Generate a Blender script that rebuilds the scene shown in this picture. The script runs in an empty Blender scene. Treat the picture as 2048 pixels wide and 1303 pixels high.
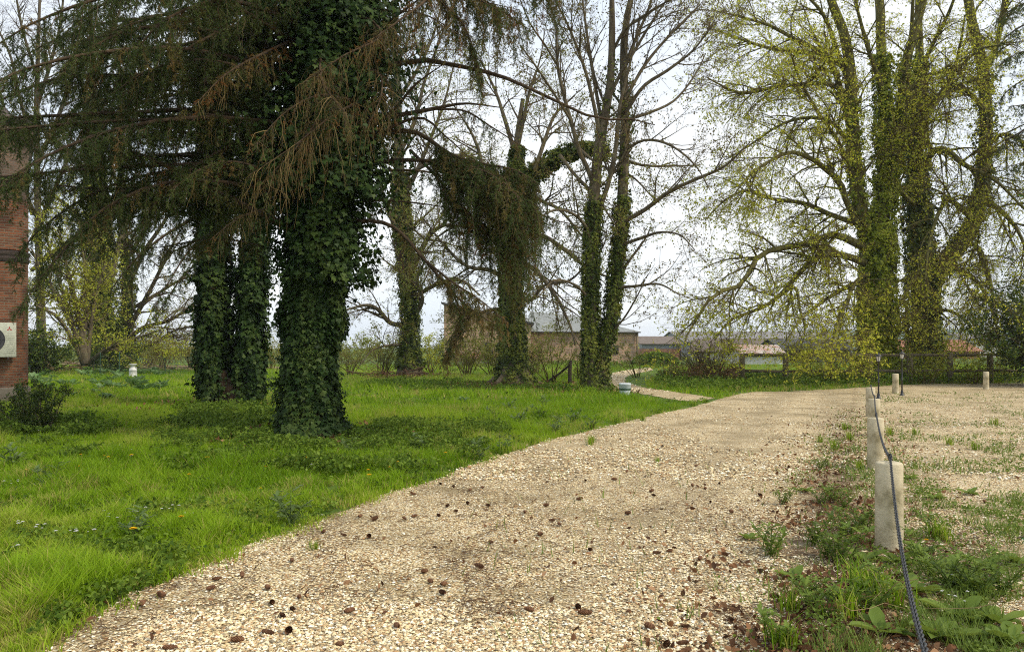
import bpy, bmesh, math
import numpy as np
from mathutils import Vector

R = math.radians
SC = bpy.context.scene
COL = SC.collection

# ------------------------------------------------------------------ camera, sky, sun, exposure
CAM_H, F, CX, HY = 1.6, 1500.0, 1024.0, 695.0
cam = bpy.data.cameras.new('camera')
cam.sensor_width = 36.0
cam.lens = F / 2048 * 36
cam.shift_y = (HY - 651.5) / 2048
cam.clip_end = 6000
camo = bpy.data.objects.new('camera', cam)
COL.objects.link(camo)
camo.location = (0, 0, CAM_H)
camo.rotation_euler = (R(90), 0, 0)
SC.camera = camo

SUN_EL, SUN_AZ = R(46), R(112)          # azimuth clockwise from +Y (the view direction)
w = bpy.data.worlds.new('World')
SC.world = w
w.use_nodes = True
wn, wl = w.node_tree.nodes, w.node_tree.links
wn.clear()
sky = wn.new('ShaderNodeTexSky')
sky.sky_type = 'NISHITA'
sky.sun_disc = False
sky.sun_elevation = SUN_EL
sky.sun_rotation = SUN_AZ
sky.dust_density = 2.0
wtc = wn.new('ShaderNodeTexCoord')
wmap = wn.new('ShaderNodeMapping')
wmap.inputs['Scale'].default_value = (1.0, 1.0, 2.6)
wno = wn.new('ShaderNodeTexNoise')
wno.inputs['Scale'].default_value = 1.3
wno.inputs['Detail'].default_value = 5
wno.inputs['Roughness'].default_value = 0.55
wr = wn.new('ShaderNodeValToRGB')
wr.color_ramp.elements[0].position = 0.35
wr.color_ramp.elements[0].color = (5.7, 6.6, 7.7, 1)
wr.color_ramp.elements[1].position = 0.65
wr.color_ramp.elements[1].color = (8.0, 8.1, 8.1, 1)
wmix = wn.new('ShaderNodeMixRGB')
wmix.inputs[0].default_value = 0.86
wb = wn.new('ShaderNodeBackground')
wb.inputs['Strength'].default_value = 0.1
wo = wn.new('ShaderNodeOutputWorld')
wl.new(wtc.outputs['Generated'], wmap.inputs['Vector'])
wl.new(wmap.outputs['Vector'], wno.inputs['Vector'])
wl.new(wno.outputs['Fac'], wr.inputs['Fac'])
wl.new(sky.outputs['Color'], wmix.inputs[1])
wl.new(wr.outputs['Color'], wmix.inputs[2])
wl.new(wmix.outputs['Color'], wb.inputs['Color'])
wl.new(wb.outputs['Background'], wo.inputs['Surface'])

sl = bpy.data.lights.new('sun', 'SUN')
sl.energy = 2.0
sl.angle = R(12)
sl.color = (1.0, 0.9, 0.72)
so = bpy.data.objects.new('sun', sl)
COL.objects.link(so)
sdir = Vector((math.sin(SUN_AZ) * math.cos(SUN_EL), math.cos(SUN_AZ) * math.cos(SUN_EL), math.sin(SUN_EL)))
so.rotation_euler = sdir.to_track_quat('Z', 'Y').to_euler()
so.location = (20, -10, 40)

SC.view_settings.view_transform = 'Standard'
SC.view_settings.look = 'None'
SC.view_settings.exposure = 0.62
SC.view_settings.gamma = 1
SC.cycles.max_bounces = 5
SC.cycles.diffuse_bounces = 3
SC.cycles.glossy_bounces = 2
SC.cycles.transmission_bounces = 4
SC.cycles.use_denoising = False
SC.cycles.filter_width = 1.1
SC.cycles.caustics_reflective = False
SC.cycles.caustics_refractive = False

# ------------------------------------------------------------------ helpers
def W(px, py, Y):
    return np.array(((px - CX) / F * Y, Y, CAM_H + (HY - py) / F * Y))

def G(px, py, z=0.0):
    Y = (CAM_H - z) * F / (py - HY)
    return np.array(((px - CX) / F * Y, Y, z))

def norm(a):
    return a / np.maximum(np.linalg.norm(a, axis=-1, keepdims=True), 1e-9)

_NG = {}
def vnoise(x, y, scale, seed=0):
    if seed not in _NG:
        _NG[seed] = np.random.default_rng(1000 + seed).random((64, 64))
    g = _NG[seed]
    x = np.asarray(x) / scale; y = np.asarray(y) / scale
    xi = np.floor(x).astype(int); yi = np.floor(y).astype(int)
    fx = x - xi; fy = y - yi
    fx = fx * fx * (3 - 2 * fx); fy = fy * fy * (3 - 2 * fy)
    a = g[xi % 64, yi % 64]; b = g[(xi + 1) % 64, yi % 64]
    c = g[xi % 64, (yi + 1) % 64]; d = g[(xi + 1) % 64, (yi + 1) % 64]
    return (a * (1 - fx) + b * fx) * (1 - fy) + (c * (1 - fx) + d * fx) * fy

def inpoly(x, y, poly):
    r = np.zeros(len(x), bool)
    n = len(poly)
    for i in range(n):
        x1, y1 = poly[i][0], poly[i][1]
        x2, y2 = poly[(i + 1) % n][0], poly[(i + 1) % n][1]
        if y1 == y2:
            continue
        c = ((y1 > y) != (y2 > y)) & (x < (x2 - x1) * (y - y1) / (y2 - y1) + x1)
        r ^= c
    return r

class MA:
    """collects faces of several sizes, each vertex with a random number for its leaf, twig or stone"""
    def __init__(s):
        s.v, s.f, s.r, s.n, s.m = [], [], [], 0, []
    def add(s, v, f, rnd=None, mat=0):
        v = np.asarray(v, np.float32).reshape(-1, 3)
        f = np.asarray(f, np.int32)
        if len(v) == 0 or len(f) == 0:
            return s
        s.v.append(v); s.f.append(f + s.n); s.n += len(v)
        s.r.append(np.full(len(v), 0.5, np.float32) if rnd is None else np.asarray(rnd, np.float32).reshape(-1))
        s.m.append(mat)
        return s
    def build(s, name, mat, parent=None, smooth=True):
        me = bpy.data.meshes.new(name)
        if s.n:
            v = np.concatenate(s.v)
            me.vertices.add(len(v)); me.vertices.foreach_set('co', v.ravel())
            nl = sum(f.size for f in s.f); npoly = sum(len(f) for f in s.f)
            me.loops.add(nl)
            me.loops.foreach_set('vertex_index', np.concatenate([f.ravel() for f in s.f]))
            me.polygons.add(npoly)
            tot = np.concatenate([np.full(len(f), f.shape[1], np.int32) for f in s.f])
            st = np.zeros(npoly, np.int32); st[1:] = np.cumsum(tot)[:-1]
            me.polygons.foreach_set('loop_start', st)
            if isinstance(mat, (list, tuple)):
                me.polygons.foreach_set('material_index', np.concatenate([np.full(len(f), k, np.int32) for f, k in zip(s.f, s.m)]))
            me.update(calc_edges=True)
            a = me.attributes.new('rnd', 'FLOAT', 'POINT')
            a.data.foreach_set('value', np.concatenate(s.r))
            if not smooth:
                me.polygons.foreach_set('use_smooth', np.zeros(npoly, bool))
        for m in (mat if isinstance(mat, (list, tuple)) else [mat]):
            me.materials.append(m)
        o = bpy.data.objects.new(name, me)
        COL.objects.link(o)
        if parent is not None:
            o.parent = parent
            o.matrix_parent_inverse = parent.matrix_world.inverted() if False else o.matrix_parent_inverse
            o.location = -Vector(parent.location)
        return o
    def box(s, c, d, rz=0.0, rnd=None, mat=0):
        c = np.asarray(c, float); d = np.asarray(d, float) / 2
        q = np.array([(x, y, z) for x in (-1, 1) for y in (-1, 1) for z in (-1, 1)], float) * d
        cr, sr = math.cos(rz), math.sin(rz)
        q = np.stack([q[:, 0] * cr - q[:, 1] * sr, q[:, 0] * sr + q[:, 1] * cr, q[:, 2]], 1) + c
        return s.add(q, [(0, 1, 3, 2), (4, 6, 7, 5), (0, 4, 5, 1), (2, 3, 7, 6), (0, 2, 6, 4), (1, 5, 7, 3)], None, mat)
    def lathe(s, c, prof, n=20, cap=True, mat=0):
        c = np.asarray(c, float)
        a = np.linspace(0, 2 * np.pi, n, endpoint=False)
        v = np.array([(r * math.cos(t), r * math.sin(t), z) for r, z in prof for t in a]) + c
        k = len(prof)
        f = [(i * n + j, i * n + (j + 1) % n, (i + 1) * n + (j + 1) % n, (i + 1) * n + j) for i in range(k - 1) for j in range(n)]
        s.add(v, f, None, mat)
        if cap:
            s.add(v[-n:], [list(range(n))], None, mat)
            s.add(v[:n], [list(range(n))[::-1]], None, mat)
        return s
    def bar(s, a, b, wx, wy, mat=0):
        """a rectangular bar from a to b"""
        a = np.asarray(a, float); b = np.asarray(b, float)
        t = norm(b - a)
        up = np.array((0, 0, 1.0)) if abs(t[2]) < 0.9 else np.array((0, 1.0, 0))
        u = norm(np.cross(t, up)); v = np.cross(u, t)
        q = [p + u * sx * wx / 2 + v * sy * wy / 2 for p in (a, b) for sx, sy in ((-1, -1), (1, -1), (1, 1), (-1, 1))]
        return s.add(q, [(0, 1, 2, 3), (7, 6, 5, 4), (0, 4, 5, 1), (1, 5, 6, 2), (2, 6, 7, 3), (3, 7, 4, 0)], None, mat)
    def tubes(s, P, Rr, S=4, rnd=None, mat=0, rough=0.0, seed=0):
        P = np.asarray(P, float); Rr = np.asarray(Rr, float)
        if P.ndim == 2:
            P = P[None]; Rr = Rr[None]
        N, K, _ = P.shape
        if N == 0:
            return s
        T = norm(np.gradient(P, axis=1))
        T0 = norm(P[:, -1] - P[:, 0])
        ref = np.zeros((N, 3)); ref[np.arange(N), np.argmin(np.abs(T0), axis=1)] = 1
        U = norm(np.cross(T, ref[:, None, :])); V = np.cross(T, U)
        a = np.linspace(0, 2 * np.pi, S, endpoint=False)
        rr = Rr[:, :, None] * np.ones(S)
        if rough:
            rr = rr * (1 + rough * np.random.default_rng(seed).normal(size=rr.shape))
        v = P[:, :, None, :] + rr[..., None] * (np.cos(a)[None, None, :, None] * U[:, :, None, :] + np.sin(a)[None, None, :, None] * V[:, :, None, :])
        i = np.arange(K - 1)[:, None] * S; j = np.arange(S)[None, :]
        q = np.stack([i + j, i + (j + 1) % S, i + S + (j + 1) % S, i + S + j], -1).reshape(-1, 4)
        f = (np.arange(N)[:, None, None] * (K * S) + q[None]).reshape(-1, 4)
        r = None if rnd is None else np.repeat(rnd, K * S)
        return s.add(v.reshape(-1, 3), f, r, mat)
    def stamp(s, tv, tf, pos, X, Y, Z, sc, rnd, mat=0):
        """copies of a small template at pos with axes X, Y, Z and scale sc"""
        tv = np.asarray(tv, float); n = len(pos)
        if n == 0:
            return s
        sc = np.broadcast_to(np.asarray(sc, float), (n,))
        v = pos[:, None, :] + sc[:, None, None] * (tv[None, :, 0, None] * X[:, None, :] + tv[None, :, 1, None] * Y[:, None, :] + tv[None, :, 2, None] * Z[:, None, :])
        off = (np.arange(n) * len(tv))[:, None, None]
        rr = np.repeat(rnd, len(tv))
        vv = v.reshape(-1, 3)
        first = True
        base = s.n
        for fs in tf:
            fs = np.asarray(fs, np.int32)
            f = (off + fs[None]).reshape(-1, fs.shape[1])
            if first:
                s.add(vv, f, rr, mat); first = False
            else:
                s.f.append(f.astype(np.int32) + base); s.m.append(mat)
        return s

def tag(o, label=None, cat=None, group=None, kind=None):
    if label: o['label'] = label
    if cat: o['category'] = cat
    if group: o['group'] = group
    if kind: o['kind'] = kind
    return o

def thing(name, loc, label, cat, group=None):
    o = bpy.data.objects.new(name, None)
    COL.objects.link(o)
    o.location = Vector(loc)
    o.empty_display_size = 0.2
    return tag(o, label, cat, group)

def dup(root, loc=None, rz=0.0, sc=1.0, label=None):
    r = root.copy(); COL.objects.link(r)
    if loc is not None: r.location = Vector(loc)
    r.rotation_euler = (0, 0, rz); r.scale = (sc, sc, sc)
    if label: r['label'] = label
    for ch in list(root.children):
        c = ch.copy(); COL.objects.link(c); c.parent = r
        for g in ch.children:
            d = g.copy(); COL.objects.link(d); d.parent = c
    return r

def curve(pts, K=14):
    """smooth resampling of a polyline of (x, y, z, radius)"""
    p = np.asarray(pts, float)
    n = len(p)
    e = np.vstack([2 * p[0] - p[1], p, 2 * p[-1] - p[-2]])
    L = np.concatenate([[0], np.cumsum(np.linalg.norm(np.diff(p[:, :3], axis=0), axis=1))])
    u = np.linspace(0, L[-1], K)
    i = np.clip(np.searchsorted(L, u, side='right') - 1, 0, n - 2)
    t = ((u - L[i]) / np.maximum(L[i + 1] - L[i], 1e-9))[:, None]
    a, b, c, d = e[i], e[i + 1], e[i + 2], e[i + 3]
    return 0.5 * (2 * b + (c - a) * t + (2 * a - 5 * b + 4 * c - d) * t ** 2 + (3 * b - a - 3 * c + d) * t ** 3)

def limb(pts, Y, K=14, Y2=None):
    """pts: (px, py, radius in px); depth runs from Y to Y2"""
    n = len(pts)
    Y2 = Y if Y2 is None else Y2
    q = []
    for k, (px, py, r) in enumerate(pts):
        d = Y + (Y2 - Y) * k / max(n - 1, 1)
        q.append((*W(px, py, d), r / F * d))
    c = curve(q, K)
    return c[:, :3], np.maximum(c[:, 3], 0.004)

def grow(rng, P, Rr, n, length, ang, t=(0.2, 1.0), K=6, up=0.0, wig=0.12, rr=0.5, taper=0.4, flat=0.0, rmin=0.002, grav=None):
    N, K0, _ = P.shape
    if np.isscalar(n):
        n = np.full(N, n)
    n = np.asarray(n, int)
    idx = np.repeat(np.arange(N), n)
    M = len(idx)
    if M == 0:
        return np.zeros((0, K, 3)), np.zeros((0, K))
    tt = t[0] + (t[1] - t[0]) * rng.random(M)
    u = tt * (K0 - 1); i = np.minimum(u.astype(int), K0 - 2); f = (u - i)[:, None]
    p0 = P[idx, i] * (1 - f) + P[idx, i + 1] * f
    T = norm(P[idx, i + 1] - P[idx, i])
    r0 = Rr[idx, i] * (1 - f[:, 0]) + Rr[idx, i + 1] * f[:, 0]
    side = rng.normal(size=(M, 3)); side[:, 2] *= (1 - flat)
    side = norm(np.cross(np.cross(T, side), T))
    a = ang * (0.7 + 0.6 * rng.random(M))[:, None]
    d = norm(T * np.cos(a) + side * np.sin(a))
    L = length * (0.55 + 0.9 * rng.random(M)) * (1 - taper * tt)
    pts = np.empty((M, K, 3)); pts[:, 0] = p0
    st = (L / (K - 1))[:, None]
    for k in range(1, K):
        g = up if grav is None else up + grav * k / K
        d = norm(d + np.array((0, 0, 1.0)) * g + rng.normal(size=(M, 3)) * wig)
        pts[:, k] = pts[:, k - 1] + d * st
    r = np.minimum(rr * r0, 0.03 * L + 0.004)
    RR = np.maximum(r[:, None] * (1 - 0.8 * np.linspace(0, 1, K))[None], rmin)
    return pts, RR

def along(rng, P, per, t=(0.0, 1.0)):
    N, K, _ = P.shape
    idx = np.repeat(np.arange(N), per)
    tt = t[0] + (t[1] - t[0]) * rng.random(len(idx))
    u = tt * (K - 1); i = np.minimum(u.astype(int), K - 2); f = (u - i)[:, None]
    return P[idx, i] * (1 - f) + P[idx, i + 1] * f, norm(P[idx, i + 1] - P[idx, i]), idx

LEAF_D = (np.array([(0, 0, 0), (-.38, .45, .06), (0, 1, -.1), (.38, .45, .06)]), [[(0, 1, 2, 3)]])
LEAF_O = (np.array([(0, 0, 0), (-.3, .3, .08), (-.27, .65, .05), (0, 1, -.12), (.27, .65, .05), (.3, .3, .08)]), [[(0, 1, 2, 3), (0, 3, 4, 5)]])
LEAF_IVY = (np.array([(0, 0, 0), (-.42, -.08, .03), (-.55, .35, -.03), (-.24, .5, .04), (0, 1, -.1), (.24, .5, .04), (.55, .35, -.03), (.42, -.08, .03)]),
            [[(0, 1, 2, 3), (0, 5, 6, 7), (0, 3, 4, 5)]])
LEAF_LONG = (np.array([(0, 0, 0), (-.12, .2, .03), (-.17, .5, .05), (-.1, .8, 0), (0, 1, -.12), (.1, .8, 0), (.17, .5, .05), (.12, .2, .03)]),
             [[(0, 1, 2, 3), (0, 3, 4, 5), (0, 5, 6, 7)]])

def leaves(ma, rng, pos, size, tpl=LEAF_D, droop=0.4, up=0.5, out=None, var=0.5, tone=None):
    n = len(pos)
    d = rng.normal(size=(n, 3)); d[:, 2] -= droop * 1.5
    if out is not None:
        d = d * 0.6 + out
        d[:, 2] -= droop
    Y = norm(d)
    nz = rng.normal(size=(n, 3)); nz[:, 2] += up * 2
    if out is not None:
        nz = nz * 0.5 + out
    X = norm(np.cross(Y, nz)); Z = np.cross(X, Y)
    ma.stamp(tpl[0], tpl[1], pos, X, Y, Z, size * (1 - var / 2 + var * rng.random(n)), rng.random(n) if tone is None else np.clip(tone, 0, 1))

# ------------------------------------------------------------------ materials
def nt(name):
    m = bpy.data.materials.new(name); m.use_nodes = True
    n = m.node_tree.nodes; n.clear()
    return m, n, m.node_tree.links

def ramp(n, stops, interp='LINEAR'):
    r = n.new('ShaderNodeValToRGB'); r.color_ramp.interpolation = interp
    e = r.color_ramp.elements
    while len(e) < len(stops): e.new(0.5)
    for k, (p, c) in enumerate(stops):
        e[k].position = p; e[k].color = (*c, 1)
    return r

def leaf_mat(name, cols, rough=0.55, trans=0.3, spec=0.35, tcol=None):
    m, n, l = nt(name)
    at = n.new('ShaderNodeAttribute'); at.attribute_name = 'rnd'
    k = len(cols)
    r = ramp(n, [(i / max(k - 1, 1), c) for i, c in enumerate(cols)])
    l.new(at.outputs['Fac'], r.inputs['Fac'])
    b = n.new('ShaderNodeBsdfPrincipled'); b.inputs['Roughness'].default_value = rough
    b.inputs['Specular IOR Level'].default_value = spec * .5
    l.new(r.outputs['Color'], b.inputs['Base Color'])
    o = n.new('ShaderNodeOutputMaterial')
    if trans:
        t = n.new('ShaderNodeBsdfTranslucent')
        hs = n.new('ShaderNodeHueSaturation'); hs.inputs['Value'].default_value = 1.5; hs.inputs['Hue'].default_value = 0.485
        l.new(r.outputs['Color'], hs.inputs['Color']); l.new(hs.outputs['Color'], t.inputs['Color'])
        mx = n.new('ShaderNodeMixShader'); mx.inputs[0].default_value = trans
        l.new(b.outputs['BSDF'], mx.inputs[1]); l.new(t.outputs['BSDF'], mx.inputs[2])
        l.new(mx.outputs['Shader'], o.inputs['Surface'])
    else:
        l.new(b.outputs['BSDF'], o.inputs['Surface'])
    return m

def noise_mat(name, stops, scale=5, detail=6, rough=0.85, bump=0.4, bscale=None, stretch=(1, 1, 1), spec=0.25, dist=0.02, metal=0.0):
    m, n, l = nt(name)
    tc = n.new('ShaderNodeTexCoord'); mp = n.new('ShaderNodeMapping'); mp.inputs['Scale'].default_value = stretch
    l.new(tc.outputs['Object'], mp.inputs['Vector'])
    no = n.new('ShaderNodeTexNoise'); no.inputs['Scale'].default_value = scale; no.inputs['Detail'].default_value = detail; no.inputs['Roughness'].default_value = 0.65
    l.new(mp.outputs['Vector'], no.inputs['Vector'])
    r = ramp(n, stops); l.new(no.outputs['Fac'], r.inputs['Fac'])
    b = n.new('ShaderNodeBsdfPrincipled'); b.inputs['Roughness'].default_value = rough; b.inputs['Specular IOR Level'].default_value = spec
    b.inputs['Metallic'].default_value = metal
    l.new(r.outputs['Color'], b.inputs['Base Color'])
    if bump:
        n2 = n.new('ShaderNodeTexNoise'); n2.inputs['Scale'].default_value = bscale or scale * 4; n2.inputs['Detail'].default_value = 5
        l.new(mp.outputs['Vector'], n2.inputs['Vector'])
        bp = n.new('ShaderNodeBump'); bp.inputs['Strength'].default_value = bump; bp.inputs['Distance'].default_value = dist
        l.new(n2.outputs['Fac'], bp.inputs['Height']); l.new(bp.outputs['Normal'], b.inputs['Normal'])
    o = n.new('ShaderNodeOutputMaterial'); l.new(b.outputs['BSDF'], o.inputs['Surface'])
    return m

def brick_mat(name, c1, c2, mortar, tint=None, bump=0.6, scale=1.0, cyl=None, msize=0.012):
    """bricks in metres; cyl = (x, y, radius): courses wrapped round a cylinder"""
    m, n, l = nt(name)
    tc = n.new('ShaderNodeTexCoord')
    sp = n.new('ShaderNodeSeparateXYZ'); l.new(tc.outputs['Object'], sp.inputs[0])
    cb = n.new('ShaderNodeCombineXYZ')
    if cyl:
        sx = n.new('ShaderNodeMath'); sx.operation = 'SUBTRACT'; sx.inputs[1].default_value = cyl[0]; l.new(sp.outputs['X'], sx.inputs[0])
        sy = n.new('ShaderNodeMath'); sy.operation = 'SUBTRACT'; sy.inputs[1].default_value = cyl[1]; l.new(sp.outputs['Y'], sy.inputs[0])
        at = n.new('ShaderNodeMath'); at.operation = 'ARCTAN2'; l.new(sy.outputs[0], at.inputs[0]); l.new(sx.outputs[0], at.inputs[1])
        mu = n.new('ShaderNodeMath'); mu.operation = 'MULTIPLY'; mu.inputs[1].default_value = cyl[2]; l.new(at.outputs[0], mu.inputs[0])
        l.new(mu.outputs[0], cb.inputs['X'])
    else:
        ad = n.new('ShaderNodeMath'); ad.operation = 'ADD'; l.new(sp.outputs['X'], ad.inputs[0]); l.new(sp.outputs['Y'], ad.inputs[1])
        l.new(ad.outputs[0], cb.inputs['X'])
    l.new(sp.outputs['Z'], cb.inputs['Y'])
    # a little waviness so that no course runs dead straight
    nw = n.new('ShaderNodeTexNoise'); nw.inputs['Scale'].default_value = 1.3; l.new(tc.outputs['Object'], nw.inputs['Vector'])
    wv = n.new('ShaderNodeVectorMath'); wv.operation = 'MULTIPLY_ADD'
    wv.inputs[1].default_value = (0.05, 0.05, 0.0)
    l.new(nw.outputs['Color'], wv.inputs[0]); l.new(cb.outputs[0], wv.inputs[2])
    br = n.new('ShaderNodeTexBrick')
    br.inputs['Scale'].default_value = 1.0
    br.inputs['Brick Width'].default_value = 0.23 * scale
    br.inputs['Row Height'].default_value = 0.075 * scale
    br.inputs['Mortar Size'].default_value = msize * scale
    br.inputs['Mortar Smooth'].default_value = 0.3
    br.inputs['Color1'].default_value = (*c1, 1); br.inputs['Color2'].default_value = (*c2, 1); br.inputs['Mortar'].default_value = (*mortar, 1)
    l.new(wv.outputs[0], br.inputs['Vector'])
    no = n.new('ShaderNodeTexNoise'); no.inputs['Scale'].default_value = 1.6; no.inputs['Detail'].default_value = 7; l.new(tc.outputs['Object'], no.inputs['Vector'])
    r = ramp(n, [(0.38, (0.55, 0.55, 0.55)), (0.5, (0.95, 0.95, 0.95)), (0.68, tint or (1.25, 1.15, 1.0))])
    l.new(no.outputs['Fac'], r.inputs['Fac'])
    mx = n.new('ShaderNodeMixRGB'); mx.blend_type = 'MULTIPLY'; mx.inputs[0].default_value = 0.9
    l.new(br.outputs['Color'], mx.inputs[1]); l.new(r.outputs['Color'], mx.inputs[2])
    b = n.new('ShaderNodeBsdfPrincipled'); b.inputs['Roughness'].default_value = 0.9; b.inputs['Specular IOR Level'].default_value = 0.2
    l.new(mx.outputs['Color'], b.inputs['Base Color'])
    bp = n.new('ShaderNodeBump'); bp.inputs['Strength'].default_value = bump; bp.inputs['Distance'].default_value = 0.02; bp.invert = True
    l.new(br.outputs['Fac'], bp.inputs['Height']); l.new(bp.outputs['Normal'], b.inputs['Normal'])
    o = n.new('ShaderNodeOutputMaterial'); l.new(b.outputs['BSDF'], o.inputs['Surface'])
    return m

def plain(name, col, rough=0.5, metal=0.0, spec=0.5, var=0.12):
    d = tuple(c * (1 - var) for c in col); e = tuple(min(1, c * (1 + var)) for c in col)
    return noise_mat(name, [(0.35, d), (0.65, e)], 14, 4, rough, 0.08, 60, spec=spec, metal=metal, dist=0.003)

M_BARK = noise_mat('grey_bark', [(0.3, (.05, .04, .025)), (0.5, (.125, .1, .065)), (0.7, (.19, .165, .1))], 7, 8, .95, .9, 16, (1, 1, .28), .1, .04)
M_BARK_MOSS = noise_mat('mossy_bark', [(0.3, (.05, .045, .016)), (0.5, (.12, .108, .04)), (0.7, (.2, .195, .07))], 6, 8, .95, .9, 16, (1, 1, .28), .1, .04)
M_BARK_DK = noise_mat('spruce_bark', [(0.3, (.025, .017, .011)), (0.55, (.075, .048, .03)), (0.75, (.13, .085, .05))], 6, 8, .95, .9, 18, (1, 1, .35), .1, .04)
M_BOUGH = noise_mat('bough_bark', [(0.3, (.03, .021, .014)), (0.55, (.08, .055, .035)), (0.75, (.13, .095, .06))], 12, 6, .95, .6, 40, (1, 1, 1), .1, .01)
M_TWIG = leaf_mat('twig_bark', [(.06, .04, .026), (.1, .068, .045), (.14, .1, .065)], .9, 0, .1)
M_TWIG_LIME = leaf_mat('lime_twig_bark', [(.08, .06, .025), (.13, .095, .04), (.19, .14, .055)], .9, 0, .1)
M_TWIG_RED = leaf_mat('red_brown_twig_bark', [(.07, .035, .022), (.12, .065, .04), (.16, .1, .06)], .9, 0, .1)
M_DEADTWIG = leaf_mat('dead_twig', [(.1, .07, .03), (.17, .12, .05), (.26, .19, .085)], .9, 0, .1)
M_NEEDLE = leaf_mat('spruce_needles', [(.038, .066, .016), (.058, .092, .022), (.085, .125, .03), (.14, .15, .046)], .55, .2, .3)
M_NEEDLE_BR = leaf_mat('olive_brown_needles', [(.1, .105, .026), (.14, .13, .034), (.19, .145, .045), (.21, .12, .04)], .6, .2, .25)
M_NEEDLE_OR = leaf_mat('dead_orange_needles', [(.13, .055, .016), (.2, .08, .022), (.26, .12, .035)], .7, .15, .2)
M_IVY = leaf_mat('dark_ivy_leaves', [(.014, .032, .008), (.024, .05, .011), (.04, .072, .016), (.07, .105, .024)], .5, .15, .22)
M_IVY_LT = leaf_mat('light_ivy_leaves', [(.09, .13, .012), (.18, .23, .018), (.29, .34, .03), (.38, .42, .06)], .5, .25, .25)
M_IVY_OL = leaf_mat('olive_ivy_leaves', [(.03, .048, .01), (.06, .088, .015), (.11, .14, .022), (.22, .24, .04)], .5, .2, .22)
M_LIME = leaf_mat('young_lime_leaves', [(.24, .29, .02), (.36, .41, .03), (.48, .51, .055), (.38, .35, .065)], .5, .48, .35)
M_BUD = leaf_mat('opening_brown_buds', [(.1, .075, .03), (.16, .13, .045), (.2, .2, .06), (.12, .08, .04)], .6, .3, .3)
M_YOUNG = leaf_mat('young_green_leaves', [(.13, .16, .025), (.2, .23, .035), (.27, .28, .06), (.2, .16, .05)], .5, .35, .35)
M_YEW = leaf_mat('evergreen_leaves', [(.025, .05, .009), (.045, .08, .013), (.08, .12, .018), (.18, .21, .03)], .45, .15, .4)
M_LAUREL = leaf_mat('glossy_laurel_leaves', [(.03, .09, .025), (.05, .13, .035), (.09, .18, .05)], .3, .25, .5)
M_GRASS = leaf_mat('grass_blades', [(.05, .1, .006), (.105, .205, .008), (.18, .31, .012), (.27, .4, .022), (.42, .36, .12)], .55, .38, .2)
M_COVER = leaf_mat('nettle_leaves', [(.05, .095, .012), (.085, .145, .016), (.13, .2, .024), (.19, .27, .045)], .65, .32, .15)
M_DOCK = leaf_mat('pale_dock_leaves', [(.08, .16, .04), (.13, .23, .06), (.24, .33, .17)], .42, .3, .5)
M_THISTLE = leaf_mat('thistle_leaves', [(.075, .12, .035), (.11, .165, .05), (.17, .22, .1)], .5, .25, .35)
M_WEED = leaf_mat('weed_leaves', [(.08, .13, .018), (.125, .19, .028), (.19, .26, .045)], .5, .3, .35)
M_STRAW = leaf_mat('dry_stalks', [(.2, .13, .06), (.3, .2, .1), (.38, .28, .15)], .8, .1, .2)
M_LITTER = leaf_mat('fallen_leaves', [(.06, .032, .018), (.12, .058, .028), (.21, .1, .045), (.36, .21, .11)], .7, .1, .25)
M_YELLOW = leaf_mat('yellow_petals', [(.7, .45, .01), (.8, .55, .02)], .5, .2, .3)
M_WHITE = leaf_mat('white_petals', [(.7, .7, .68), (.8, .8, .78)], .5, .2, .3)
M_CONE = leaf_mat('cone_scales', [(.07, .034, .018), (.14, .066, .034), (.22, .115, .06)], .7, 0, .3)
def stone_cols():
    m, n, l = nt('gravel_stone')
    at = n.new('ShaderNodeAttribute'); at.attribute_name = 'rnd'
    st = [(.66, .54, .32), (.85, .77, .56), (.52, .38, .2), (.74, .6, .34), (.22, .18, .12), (.83, .72, .48), (.57, .45, .28), (.42, .25, .12), (.88, .83, .68), (.42, .31, .17)]
    r = ramp(n, [(i / len(st), c) for i, c in enumerate(st)], 'CONSTANT'); l.new(at.outputs['Fac'], r.inputs['Fac'])
    b = n.new('ShaderNodeBsdfPrincipled'); b.inputs['Roughness'].default_value = .75; b.inputs['Specular IOR Level'].default_value = .3
    l.new(r.outputs['Color'], b.inputs['Base Color'])
    o = n.new('ShaderNodeOutputMaterial'); l.new(b.outputs['BSDF'], o.inputs['Surface'])
    return m
M_STONE = stone_cols()

BL = (0.17, 0.465)          # the bollard line: x = BL[0] + BL[1] * y

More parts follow.
